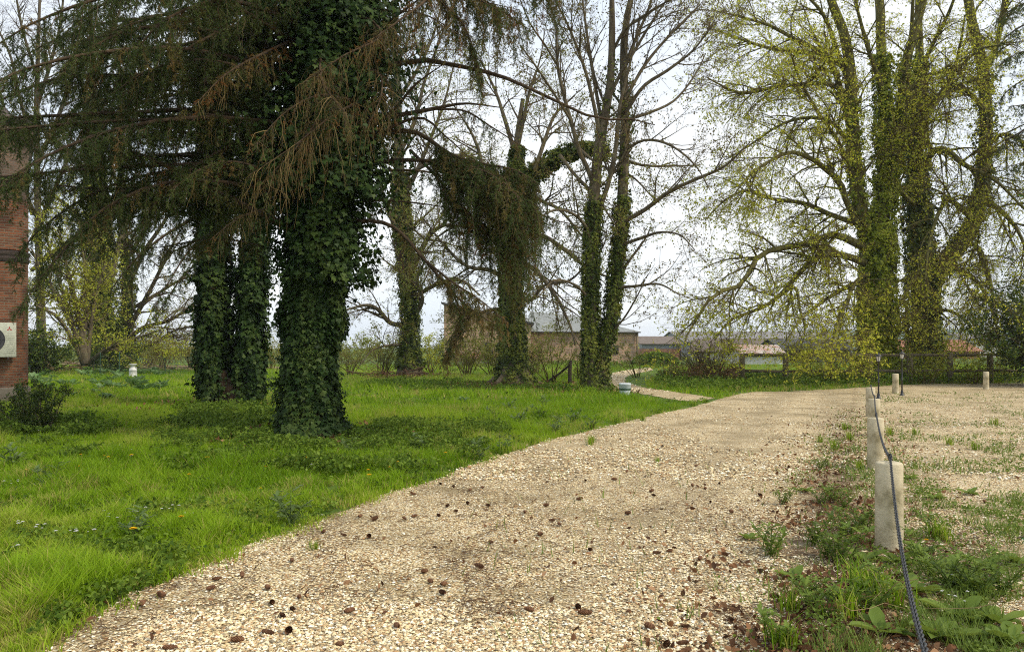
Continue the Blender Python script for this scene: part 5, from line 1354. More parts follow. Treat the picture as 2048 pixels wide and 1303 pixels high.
# ------------------------------------------------------------------ fences, posts, bollards, lamps
M_FENCE = noise_mat('weathered_fence_wood', [(.3, (.08, .066, .04)), (.5, (.16, .135, .085)), (.7, (.25, .215, .14))], 5, 7, .9, .6, 30, (1, 1, .3))
M_GREENP = plain('dark_green_painted_metal', (.025, .07, .04), .5)
M_BLACK = plain('black_painted_metal', (.018, .018, .02), .45)
M_CONC = noise_mat('cast_concrete', [(.32, (.22, .185, .1)), (.43, (.42, .36, .23)), (.54, (.55, .48, .33)), (.7, (.66, .6, .44))], 3.2, 10, .9, .8, 55, dist=.008)
M_GLASS = plain('frosted_lamp_glass', (.7, .68, .62), .3)
M_ENAMEL = noise_mat('white_enamel', [(.3, (.42, .42, .4)), (.6, (.66, .66, .64))], 6, 6, .5, .2, 30)
M_TUB = noise_mat('pale_plastic_tub', [(.3, (.42, .47, .5)), (.6, (.62, .66, .68))], 6, 6, .5, .2, 30)
YF = 33.6
root = thing('timber_fence', ((1484 - CX) / F * YF, YF, 0), 'weathered two rail timber fence running behind the gravel to the right edge', 'fence')
fx = [1484, 1571, 1662, 1740, 1820, 1900, 1980, 2070, 2160]
fpos = [np.array(((px - CX) / F * (YF + .12 * k), YF + .12 * k)) for k, px in enumerate(fx)]
for k, p in enumerate(fpos):
    ma = MA(); hgt = 1.42 if k else 1.38
    ma.lathe((p[0], p[1], -.1), [(.14, 0), (.135, .7), (.13, hgt), (.1, hgt + .05)], 10); ma.build('post', M_FENCE, root)
for za, s in ((1.27, 1), (.55, 2)):
    for k in range(len(fpos) - 1):
        a, b = fpos[k], fpos[k + 1]
        ma = MA(); dz = .02 * math.sin(k * 2 + s)
        ma.bar((a[0] + .1, a[1] - .03, za + dz), (b[0] - .1, b[1] - .03, za - dz), .07, .13); ma.build('rail', M_FENCE, root)

gpst = G(1140, 767)
root = thing('fence_post', gpst, 'leaning dark corner post with a diagonal brace, alone on the grass before the barn', 'post')
ma = MA(); ma.tubes(np.array([gpst, gpst + (-.01, 0, .5), gpst + (.02, 0, 1.05)]), np.array([.09, .085, .08]), 9, None, 0, .04); ma.build('post', M_SOOT, root)
q = G(1095, 764); ma = MA(); ma.tubes(np.array([q + (0, 0, .03), (q + gpst) / 2 + (.03, 0, .42), gpst + (-.02, 0, .82)]), np.array([.055, .052, .05]), 8); ma.build('brace', M_SOOT, root)

# wire fence at the left
root = thing('wire_fence', G(200, 752), 'low green wire mesh fence on leaning thin posts behind the milk churn', 'fence')
wp = [(80, 748, 700, 88), (200, 750, 706, 201), (238, 751, 705, 239), (331, 748, 712, 329), (430, 747, 712, 430)]
tops = []
for px, py, ty, tx in wp:
    b = G(px, py); t_ = np.array(((tx - CX) / F * b[1], b[1], CAM_H + (HY - ty) / F * b[1]))
    ma = MA(); ma.tubes(np.array([b, t_]), np.array([.03, .03]), 6); ma.lathe(t_, [(.034, 0), (.034, .03), (.01, .05)], 8); ma.build('post', M_GREENP, root); tops.append((b, t_))
ma = MA()
for (b0, t0), (b1, t1) in zip(tops[:-1], tops[1:]):
    for f in np.linspace(.08, .95, 9):
        p0, p1 = b0 + (t0 - b0) * f, b1 + (t1 - b1) * f
        ma.tubes(np.array([p0, (p0 + p1) / 2 - (0, 0, .03), p1]), np.array([.004] * 3), 3)
    n = int(np.linalg.norm(b1 - b0) / .16)
    for f in np.linspace(0, 1, n)[1:-1]:
        p0, p1 = b0 + (b1 - b0) * f, t0 + (t1 - t0) * f
        ma.tubes(np.array([p0 + (0, 0, .08), p1 - (0, 0, .05)]), np.array([.003] * 2), 3)
ma.build('wire_mesh', M_GREENP, root)
# a short wooden stake in front of it
b = G(187, 742); ma = MA(); ma.tubes(np.array([b, b + (.02, 0, 1.0)]), np.array([.06, .05]), 8); o = ma.build('wooden_stake', M_WOODP)
tag(o, 'short pale wooden stake by the wire fence', 'stake')

# milk churn
g = G(266, 753)
root = thing('milk_churn', g, 'old white milk churn standing in the grass before the wire fence', 'milk churn')
def lth(prof, nm, mat, n=24):
    ma = MA(); ma.lathe((0, 0, 0), prof, n); o = ma.build(nm, mat, root); o.location = (0, 0, 0); return o
s_ = g[1] / 42.0
lth([(.205, 0), (.21, .05), (.2, .06), (.2, .36), (.21, .37), (.2, .385), (.17, .44), (.11, .51), (.09, .53), (.09, .57)], 'body', M_ENAMEL)
lth([(.09, .565), (.12, .6), (.15, .63), (.19, .66), (.2, .685), (.17, .7), (.02, .705)], 'lid', M_ENAMEL)
ma = MA(); a = np.linspace(0, np.pi, 9)
for sx in (-1, 1):
    ma = MA(); ma.tubes(np.stack([sx * (.14 + .07 * np.sin(a)), 0 * a, .4 + .13 * (1 - np.cos(a)) / 2], 1), np.full(9, .012), 5)
    o = ma.build('handle', M_ENAMEL, root); o.location = (0, 0, 0)
# pale tub on the grass by the footpath
g = G(1250, 793)
root = thing('plastic_tub', g, 'pale broken tub lying on the grass beside the footpath bend', 'tub')
lth([(.13, 0), (.14, .02), (.155, .14), (.15, .16), (.16, .17), (.17, .29), (.18, .3), (.175, .33), (.16, .32), (.13, .05), (.02, .04)], 'body', M_TUB, 18)
ma = MA(); ma.lathe((0, 0, 0), [(.162, .165), (.172, .175), (.172, .2), (.164, .21)], 18, False); o = ma.build('band', M_GREENP, root); o.location = (0, 0, 0); root.scale = (1.15, 1.15, 1.35)

# bollards
def bollard(p, h, label, lean=0.0, ringed=True):
    t = thing('bollard', p, label, 'bollard', 'concrete bollards round the gravel')
    ma = MA(); n = 28; rr = .103
    ma.lathe((0, 0, -.05), [(rr + .004, 0), (rr, .08), (rr - .001, h * .5), (rr - .002, h + .035), (rr - .01, h + .046), (rr - .03, h + .05)], n)
    o = ma.build('post', M_CONC, t); o.location = (0, 0, 0); o.data.materials[0] = M_CONC
    if ringed:
        ma = MA(); a = np.linspace(0, 2 * np.pi, 17)
        ma.tubes(np.stack([0 * a + .01, .022 * np.cos(a), h + .035 + .028 * np.sin(a)], 1), np.full(17, .006), 6)
        ma.tubes(np.array([(.01, 0, h - .02), (.01, 0, h + .01)]), np.array([.007, .007]), 6)
        o = ma.build('eye_bolt', M_BLACK, t); o.location = (0, 0, 0)
    t.rotation_euler = (0, lean, 0)
    return t
bpos = [G(1778, 1100), G(1751, 938), G(1748, 872), G(1741, 833)]
b0 = np.array((1.13, 2.05, 0))
bollard(bpos[0], .70, 'nearest pale concrete bollard, standing among the weeds with the chain across it')
bollard(bpos[1], .68, 'second concrete bollard of the chained row, just behind the nearest one')
bollard(bpos[2], .68, 'third concrete bollard of the chained row, before the black lamp')
bollard(bpos[3], .68, 'farthest concrete bollard of the chained row')
bollard(b0, .70, 'concrete bollard holding the near end of the chain')
bollard(G(1791, 787), .70, 'unchained concrete bollard between the two black lamps', 0, False)
bollard(G(1972, 778), .68, 'lone concrete bollard far off on the right before the fence', 0, False)
# chain
M_CHAIN = plain('dark_grey_plastic_chain', (.03, .032, .036), .5)
ma = MA()
anchors = [b0] + bpos
pl = []
for k in range(4):
    a = anchors[k] + (.01, 0, .735); b = anchors[k + 1] + (.01, 0, .735)
    u = np.linspace(0, 1, 60)[:, None]; sag = (.17, .1, .08, .07)[k]
    pl.append(a + (b - a) * u - np.array((0, 0, 1)) * sag * 4 * u * (1 - u))
tl = np.concatenate(pl)
L = np.concatenate([[0], np.cumsum(np.linalg.norm(np.diff(tl, axis=0), axis=1))])
sp_ = .033
n = int(L[-1] / sp_)
ss = np.arange(n) * sp_
cp = np.stack([np.interp(ss, L, tl[:, k]) for k in range(3)], 1); cq = np.stack([np.interp(ss + sp_, L, tl[:, k]) for k in range(3)], 1)
T = norm(cq - cp); ce = (cp + cq) / 2
U = norm(np.cross(T, np.array((0, 0, 1.0)))); V = np.cross(T, U)
U[n // 2:, :] *= 1
wv = np.where((np.arange(n) % 2)[:, None] == 0, (U + V) / math.sqrt(2), (U - V) / math.sqrt(2))
a = np.linspace(0, 2 * np.pi, 13)
loop = ce[:, None] + T[:, None] * (.024 * np.cos(a))[None, :, None] + wv[:, None] * (.0095 * np.sin(a))[None, :, None]
ma.tubes(loop, np.full((n, 13), .0038), 5)
o = ma.build('chain', M_CHAIN); tag(o, 'dark grey link chain strung along the row of concrete bollards', 'chain')

# lamps
def lamp(px, py, h, label):
    g_ = G(px, py); t = thing('garden_lamp', g_, label, 'lamp', 'black garden lamps by the bollards')
    def L_(prof, nm, mat, n=12):
        ma = MA(); ma.lathe((0, 0, 0), prof, n); o = ma.build(nm, mat, t); o.location = (0, 0, 0); return o
    L_([(.09, 0), (.09, .02), (.05, .05), (.04, .14), (.028, .18)], 'foot', M_BLACK)
    L_([(.024, .17), (.022, .5), (.03, .51), (.03, .53), (.022, .54), (.02, h - .27), (.03, h - .26), (.045, h - .24)], 'pole', M_BLACK)
    ma = MA(); ma.lathe((0, 0, 0), [(.05, h - .24), (.078, h - .09)], 6); gl = ma.build('lantern', M_GLASS, t); gl.location = (0, 0, 0)
    ma = MA()
    for k in range(6):
        a_ = k * np.pi / 3
        ma.bar((.053 * math.cos(a_), .053 * math.sin(a_), h - .245), (.081 * math.cos(a_), .081 * math.sin(a_), h - .085), .01, .01)
    fr = ma.build('lantern_frame', M_BLACK, gl); fr.location = (0, 0, 0)
    L_([(.105, h - .095), (.11, h - .085), (.06, h - .04), (.02, h - .02), (.02, h), (.008, h + .02)], 'cap', M_BLACK)
    return t
lamp(1757, 797, 1.42, 'black garden lamp nearest the chained bollards')
lamp(1804, 791, 1.48, 'black garden lamp just right of the unchained bollard')

# log and brush by the lawn edge
rng = np.random.default_rng(91)
def brush(name, label, cat, c, w_, n, L, mat, rad=(.01, .04), h=.4, group=None):
    ma = MA()
    a = rng.random(n) * 6.283; l = L * (.4 + .8 * rng.random(n))
    mid = np.array((c[0], c[1], 0)) + np.stack([rng.normal(size=n) * w_, rng.normal(size=n) * w_ * .5, rng.random(n) * h + .04], 1)
    d = np.stack([np.cos(a), np.sin(a), rng.normal(size=n) * .25], 1)
    u = np.linspace(-.5, .5, 5)
    P = mid[:, None] + d[:, None] * l[:, None, None] * u[None, :, None] + rng.normal(size=(n, 5, 3)) * .04
    P[:, :, 2] = np.maximum(P[:, :, 2], .02)
    r0 = rad[0] + (rad[1] - rad[0]) * rng.random(n) ** 2
    ma.tubes(P, r0[:, None] * np.linspace(1, .5, 5)[None], 5, rng.random(n))
    o = ma.build(name, mat); return tag(o, label, cat, group)
brush('brush_pile', 'heap of cut branches lying at the foot of the slim ivy tree', 'brush pile', G(775, 757), 1.0, 40, 1.8, M_TWIG_RED)
brush('brush_pile', 'pile of logs and cut branches at the foot of the hazel stems', 'brush pile', G(150, 742), 1.1, 40, 1.8, M_DEADTWIG, (.02, .09), .7)
brush('brush_pile', 'long cut branches lying on bare earth right of the milk churn', 'brush pile', G(350, 742), 1.8, 30, 2.6, M_TWIG, (.01, .05), .3)
brush('brush_pile', 'scatter of dead sticks round the flared foot of the pollard', 'brush pile', G(985, 775), .7, 60, 1.1, M_TWIG_RED, (.008, .02), .12)
# cut stump with brown broken top, by the first fence post
g = np.array((*gp(1466, 33.5), 0)); root = thing('tree_stump', g, 'broken brown stump at the corner of the timber fence', 'stump')
M_BROKEN = noise_mat('broken_wood', [(.3, (.1, .055, .03)), (.7, (.3, .19, .1))], 8, 6, .9, .6, 30)
P = np.array([g, g + (0, 0, .25), g + (.03, 0, .55)]); ma = MA(); ma.tubes(P, np.array([.34, .27, .25]), 14, None, 0, .06); ma.build('stump', M_BARK, root)
ma = MA()
for k in range(26):
    a = rng.random() * 6.28; r_ = .22 * rng.random() ** .5; p = g + (.03 + r_ * math.cos(a), r_ * math.sin(a), .45)
    ma.tubes(np.array([p, p + (rng.normal() * .08, rng.normal() * .08, .18 + .22 * rng.random())]), np.array([.045, .01]), 5)
ma.build('splinters', M_BROKEN, root)

# ------------------------------------------------------------------ ground growth
def on_gravel(x, y):
    j = .16 * (vnoise(x, y, .3, 71) - .5) * 2 + .08 * (vnoise(x, y, .09, 78) - .5) * 2
    return inpoly(x + j, y + j, drv) | inpoly(x + j * .5, y + j * .5, pth)
EX = [(G(622, 876), .55), (G(462, 812), 1.0), (np.array((tcx, tcy)), .3)]
rng = np.random.default_rng(200)
gr = MA()
def grass_zone(n, y0, y1, h, wd, seg, pw=1.0, only=None):
    u = rng.random(n)
    y = y0 * (y1 / y0) ** u if pw else y0 + (y1 - y0) * u
    x = ((rng.random(n) * 2300 - 130) - CX) / F * y
    k = ~on_gravel(x + rng.normal(size=n) * .07, y + rng.normal(size=n) * .1)
    for c, r_ in EX: k &= (x - c[0]) ** 2 + (y - c[1]) ** 2 > r_ ** 2
    # thin in places, thick in tufts
    k &= vnoise(x, y, .5, 72) * .55 + vnoise(x, y, .16, 73) * .45 > .27 + .1 * rng.random(n)
    earth_k = inpoly(x, y, earth); k &= ~(earth_k & (rng.random(n) < .85))
    x, y = x[k], y[k]; n = len(x)
    edge = on_gravel(x + .22, y) | on_gravel(x + .12, y - .2)
    nearpath = inpoly(x, y + .8, pth) | inpoly(x, y + 2, pth) | inpoly(x, y + 3.5, pth) | inpoly(x, y + 6, pth)
    tuft = .4 + 1.5 * vnoise(x, y, .4, 74) ** 1.5 * (.5 + vnoise(x, y, 2.5, 75))
    H = h * tuft * (.5 + .8 * rng.random(n)) * np.where(edge, .6, 1) * np.where(nearpath, .3, 1)
    a = rng.random(n) * 6.283; b = a + rng.normal(size=n) * 1.0
    lean = H * (.25 + .6 * rng.random(n))
    base = np.stack([x, y, 0 * x - .01], 1)
    side = np.stack([-np.sin(b), np.cos(b), 0 * b], 1) * (wd * (.6 + .8 * rng.random(n)) / 2)[:, None]
    out = np.stack([np.cos(a), np.sin(a), 0 * a], 1)
    tip = base + out * lean[:, None] + np.array((0, 0, 1.0)) * H[:, None]
    col = np.clip(-.02 + .38 * vnoise(x, y, 3.2, 76) + .3 * rng.random(n) + .36 * vnoise(x, y, .8, 77) + .12 * vnoise(x, y, .25, 79) - .05 * np.clip((x + 6.5) / 5, 0, 1) * (y < 26), 0, .84)  # last term paints the shade near the trees into the blade colour
    dryp = np.clip((vnoise(x, y, 1.4, 110) * .6 + vnoise(x, y, .35, 111) * .4 - .6) * 5, 0, .45)
    col = np.where(rng.random(n) < dryp, .9 + .1 * rng.random(n), col)
    bank = (y > 27) & (x > 7 + .12 * (y - 27)) & (y < 46)
    col = np.where(bank, col * .75, col)
    col = np.where(rng.random(n) < .035 + .1 * edge + .3 * bank, .98, col)
    if seg == 2:
        mid = base + out * (lean * .3)[:, None] + np.array((0, 0, 1.0)) * (H * .6)[:, None]
        v = np.stack([base - side, base + side, mid + side * .8, mid - side * .8, tip], 1).reshape(-1, 3)
        o_ = (np.arange(n) * 5)[:, None]
        bse = gr.n
        gr.add(v, o_ + np.array((0, 1, 2, 3)), np.repeat(col, 5))
        gr.f.append((o_ + np.array((3, 2, 4)) + bse).astype(np.int32)); gr.m.append(0)
    else:
        v = np.stack([base - side, base + side, tip], 1).reshape(-1, 3)
        gr.add(v, np.arange(n * 3).reshape(-1, 3), np.repeat(col, 3))
grass_zone(380000, 3.7, 10.5, .145, .0085, 2)
grass_zone(330000, 10, 22, .15, .013, 1)
grass_zone(230000, 21, 70, .15, .035, 1)
o = gr.build('grass', M_GRASS); tag(o, 'lush green lawn grass, uncut and full of tufts', 'grass', None, 'stuff')

# nettles and other low leaves
cv = MA()
def cover(poly, n, h, size, ma=cv, thr=.44, tpl=LEAF_O, rag=1.0):
    poly = [G(*p)[:2] for p in poly]
    P = np.array(poly); lo, hi = P.min(0), P.max(0)
    x = lo[0] + (hi[0] - lo[0]) * rng.random(n); y = lo[1] + (hi[1] - lo[1]) * rng.random(n)
    jx = (vnoise(x, y, .8, 84) - .5) * 2.2 * rag + (vnoise(x, y, .2, 85) - .5) * .6 * rag; jy = (vnoise(x, y, .9, 86) - .5) * 3.0 * rag + (vnoise(x, y, .2, 87) - .5) * .6 * rag
    k = inpoly(x + jx, y + jy, poly) & ~on_gravel(x, y) & (vnoise(x, y, .9, 81) * .5 + vnoise(x, y, .3, 82) * .3 + .2 * rng.random(n) > thr)
    x, y = x[k], y[k]
    z = h * (.25 + .75 * rng.random(len(x)) ** .6) * (.4 + .8 * vnoise(x, y, .5, 83))
    leaves(ma, rng, np.stack([x, y, z], 1), size, tpl, .25, .9)
cover([(230, 925), (330, 850), (520, 835), (560, 880), (700, 880), (760, 850), (900, 840), (1020, 870), (1000, 915), (860, 950), (700, 960), (420, 955)], 62000, .22, .055)
cover([(360, 850), (380, 815), (560, 812), (560, 855), (470, 868)], 22000, .28, .07)
cover([(0, 900), (-40, 850), (160, 848), (180, 880), (60, 905)], 22000, .3, .06)
cover([(740, 775), (760, 760), (1000, 770), (1240, 782), (1230, 792), (1060, 782), (850, 782)], 22000, .22, .1)
cover([(1310, 775), (1320, 752), (1480, 756), (2100, 752), (2100, 765), (1720, 772), (1500, 780), (1440, 787)], 50000, .42, .1, thr=.4, rag=.35)
cover([(1180, 760), (1220, 752), (1205, 735), (1300, 726), (1380, 735), (1310, 738), (1240, 746)], 9000, .35, .13)
cover([(880, 735), (890, 728), (1100, 728), (1260, 722), (1290, 726), (1230, 735)], 9000, .5, .16)
# low clover and plantain leaves all through the lawn
n = 170000
y = 1 / (1 / 4.0 + (1 / 34 - 1 / 4.0) * rng.random(n)); x = ((rng.random(n) * 1700 - 100) - CX) / F * y
k = ~on_gravel(x, y) & (vnoise(x, y, .6, 88) * .4 + vnoise(x, y, .15, 89) * .3 + .3 * rng.random(n) > .62); x, y = x[k], y[k]
leaves(cv, rng, np.stack([x, y, .02 + .1 * rng.random(len(x))], 1), .022 + .0022 * y, LEAF_O, .1, 1.0, var=.9)
o = cv.build('ground_cover', M_COVER); tag(o, 'dark nettles and ivy spreading round the tree feet and along the fence', 'ground cover', None, 'stuff')

# loose stones lying on the drive
def track(x, y):
    d = x - .42 * y
    return np.exp(-((d + 1.55) / .4) ** 2) + np.exp(-((d - .1) / .4) ** 2)
def stones(n, y0, y1, size):
    u = rng.random(n); y = 1 / (1 / y0 + (1 / y1 - 1 / y0) * u)
    x = ((rng.random(n) * 2200 - 60) - CX) / F * y
    k = inpoly(x + rng.normal(size=n) * .05, y + rng.normal(size=n) * .05, drv)
    d = x - BL[0] - BL[1] * y + .4
    soil = (y < 10) * np.exp(-(d / .75) ** 2) * (.15 + .8 * (vnoise(x, y, .5, 93) > .48))
    k &= rng.random(n) > soil
    k &= rng.random(n) > .9 * np.clip((vnoise(x, y, 1.3, 91) * .6 + vnoise(x, y, .4, 92) * .4 - .45) * 5, 0, 1)
    k &= rng.random(n) > .85 * track(x, y) * np.clip((vnoise(x, y * .4, .9, 94) - .25) * 2, 0, 1)
    x, y = x[k], y[k]; n = len(x)
    s = size * (.4 + 1.2 * rng.random(n) ** 2.2)
    q = np.array([(1, 0, 0), (0, 1, 0), (-1, 0, 0), (0, -1, 0), (0, 0, 1), (0, 0, -1)], float)
    v = q[None] * (1 + .45 * (rng.random((n, 6, 1)) - .5)) + rng.normal(size=(n, 6, 3)) * .16
    v[:, :, 0] *= (1.0 + .5 * rng.random(n))[:, None]; v[:, :, 2] *= (.4 + .4 * rng.random(n))[:, None]
    a = rng.random(n) * 6.283; ca, sa = np.cos(a)[:, None], np.sin(a)[:, None]
    vx = v[:, :, 0] * ca - v[:, :, 1] * sa; vy = v[:, :, 0] * sa + v[:, :, 1] * ca
    v = np.stack([vx, vy, v[:, :, 2]], -1) * s[:, None, None] + np.stack([x, y, .008 + s * .3 + s * .6 * rng.random(n)], 1)[:, None]
    f = np.array([(0, 1, 4), (1, 2, 4), (2, 3, 4), (3, 0, 4), (1, 0, 5), (2, 1, 5), (3, 2, 5), (0, 3, 5)])
    st_.add(v.reshape(-1, 3), ((np.arange(n) * 6)[:, None, None] + f[None]).reshape(-1, 3), np.repeat(rng.random(n) * .999, 6))
st_ = MA()
stones(230000, 3.6, 9.5, .0076)
stones(110000, 9, 27, .0125)
_d = drv; drv = pth; BLs = BL; n_ = 16000
yy = rng.uniform(27, 90, n_); lo_ = np.array(pth)
xx = lo_[:, 0].min() + (lo_[:, 0].max() - lo_[:, 0].min()) * rng.random(n_ * 1)
k = inpoly(xx, yy, pth); xx, yy = xx[k], yy[k]; n_ = len(xx); s_ = .03 * (.6 + .8 * rng.random(n_))
q = np.array([(1, 0, 0), (0, 1, 0), (-1, 0, 0), (0, -1, 0), (0, 0, 1)], float)
v = q[None] * s_[:, None, None] * np.array((1, 1, .7)) * (1 + .4 * (rng.random((n_, 5, 1)) - .5)) + np.stack([xx, yy, np.full(n_, .014)], 1)[:, None]
st_.add(v.reshape(-1, 3), ((np.arange(n_) * 5)[:, None, None] + np.array([(0, 1, 4), (1, 2, 4), (2, 3, 4), (3, 0, 4)])[None]).reshape(-1, 3), np.repeat(rng.random(n_) * .999, 5))
drv = _d
o = st_.build('gravel', M_STONE, None, False); tag(o, 'pale cream and tan gravel stones covering the drive', 'gravel', None, 'stuff')

# brown leaf litter, twigs
lt = MA()
n = 9500
y = 1 / (1 / 3.7 + (1 / 20 - 1 / 3.7) * rng.random(n)); d = rng.normal(size=n) * .45 - .3
d += np.where(rng.random(n) < .15, rng.normal(size=n) * 2, 0)
x = BL[0] + BL[1] * y + d
k = (vnoise(x, y, .5, 95) > .36) & inpoly(x, y, drv); x, y = x[k], y[k]
z = .012 + .02 * rng.random(len(x))
leaves(lt, rng, np.stack([x, y, z], 1), .036, LEAF_O, .0, .7, var=1.4)
n = 140
y = 1 / (1 / 4.2 + (1 / 18 - 1 / 4.2) * rng.random(n)); x = ((rng.random(n) * 1700) - CX) / F * y
leaves(lt, rng, np.stack([x, y, .02 + .05 * rng.random(n)], 1), .04, LEAF_O, .0, 1.5, var=1.0)
for c_, n_, sp_ in ((G(622, 876), 500, .9), (G(462, 812), 500, 1.2), (G(1025, 772), 900, 1.6), (G(1190, 784), 500, 1.1), (G(819, 752), 500, 1.6)):
    q = c_[:2] + rng.normal(size=(n_, 2)) * sp_; q = q[~on_gravel(q[:, 0], q[:, 1])]
    leaves(lt, rng, np.column_stack([q, .05 + .08 * rng.random(len(q))]), .05 + .0012 * c_[1], LEAF_O, .0, 1.1, var=1.2)
o = lt.build('leaf_litter', M_LITTER); tag(o, 'brown fallen leaves strewn along the bollard row', 'leaf litter', None, 'stuff')
tl_ = MA()
n = 2600
y = 1 / (1 / 3.7 + (1 / 22 - 1 / 3.7) * rng.random(n)); x = ((rng.random(n) * 1900 + 100) - CX) / F * y
k = inpoly(x, y, drv) & ((vnoise(x, y, 1.3, 91) > .52) | (np.abs(x - BL[0] - BL[1] * y) < .8)); x, y = x[k], y[k]; n = len(x)
a = rng.random(n) * 6.283; l = .03 + .14 * rng.random(n) ** 2
P = np.stack([x, y, np.full(n, .024)], 1)[:, None] + np.stack([np.cos(a), np.sin(a), 0 * a], 1)[:, None] * (l[:, None] * np.array((-.5, 0, .5)))[..., None] + rng.normal(size=(n, 3, 3)) * .006
tl_.tubes(P, np.full((n, 3), .0022), 3, rng.random(n))
n = 60000
y = 1 / (1 / 3.7 + (1 / 20 - 1 / 3.7) * rng.random(n)); x = ((rng.random(n) * 1900 + 100) - CX) / F * y
k = inpoly(x, y, drv) & (rng.random(n) < np.clip((vnoise(x * 1.6 + y * .4, y * .45, .8, 107) * .7 + vnoise(x, y, .25, 108) * .3 - .5) * 6, 0.03, 1)); x, y = x[k], y[k]; n = len(x)
a = rng.random(n) * 6.283; l = .018 + .02 * rng.random(n)
P = np.stack([x, y, np.full(n, .026)], 1)[:, None] + np.stack([np.cos(a), np.sin(a), 0 * a], 1)[:, None] * (l[:, None] * np.array((-.5, .5)))[..., None]
tl_.tubes(P, np.full((n, 2), .0016), 3, rng.random(n))
o = tl_.build('twig_litter', M_TWIG_RED); tag(o, 'thin dead twigs and needles strewn over the gravel', 'twig litter', None, 'stuff')

# low weeds in the gravel, as one growth
wd = MA()
def weedy(n, size, h):
    y = 1 / (1 / 3.6 + (1 / 27 - 1 / 3.6) * rng.random(n)); x = ((900 + rng.random(n) * 1300) - CX) / F * y
    d = x - BL[0] - BL[1] * y
    pr = .5 * np.exp(-((d - .2) / .5) ** 2) + 1.0 * (d > .3) * np.clip((vnoise(x, y, 1.1, 97) - .46) * 4, 0, 1) + .75 * np.exp(-((d + .45) / .45) ** 2) * (y > 8) * (y < 19) + .35 * np.exp(-((y - 25) / 3) ** 2) * (d > .3) + 1.6 * np.exp(-(((x - 2.9) / .8) ** 2 + ((y - 4.15) / .6) ** 2))
    k = inpoly(x, y, drv) & (rng.random(n) < pr) & (vnoise(x, y, .35, 96) * .6 + vnoise(x, y, .12, 98) * .4 > .54)
    x, y = x[k], y[k]
    leaves(wd, rng, np.stack([x, y, .015 + h * rng.random(len(x)) * (.3 + vnoise(x, y, .3, 99))], 1), size * (.7 + .04 * y), LEAF_O, .1, .9)
weedy(140000, .028, .08)
n = 60000
y = 1 / (1 / 3.6 + (1 / 27 - 1 / 3.6) * rng.random(n)); x = ((900 + rng.random(n) * 1300) - CX) / F * y
d = x - BL[0] - BL[1] * y
pr = .6 * np.exp(-((d - .1) / .5) ** 2) + .8 * (d > .3) * np.clip((vnoise(x, y, 1.1, 97) - .46) * 4, 0, 1) + .6 * np.exp(-((d + .45) / .45) ** 2) * (y > 8) * (y < 19) + .02 + .3 * np.exp(-((y - 25) / 3) ** 2) * (d > .3) + .6 * np.exp(-(((x - 2.6) / .9) ** 2 + ((y - 4.2) / .7) ** 2))
k = inpoly(x, y, drv) & (rng.random(n) < pr) & (vnoise(x, y, .3, 106) > .55); x, y = x[k], y[k]; n = len(x)
a = rng.random(n) * 6.283; H = .05 + .09 * rng.random(n)
out = np.stack([np.cos(a), np.sin(a), 0 * a], 1); sd = np.stack([-np.sin(a), np.cos(a), 0 * a], 1) * (.0028 + .0003 * y)[:, None]
base = np.stack([x, y, 0 * x + .008], 1); tip = base + out * (H * .7)[:, None] + np.array((0, 0, 1)) * H[:, None]
wd.add(np.stack([base - sd, base + sd, tip], 1).reshape(-1, 3), np.arange(n * 3).reshape(-1, 3), np.repeat(rng.random(n), 3))
o = wd.build('weeds', M_WEED); tag(o, 'low green weeds and grass tufts growing through the gravel', 'weeds', None, 'stuff')

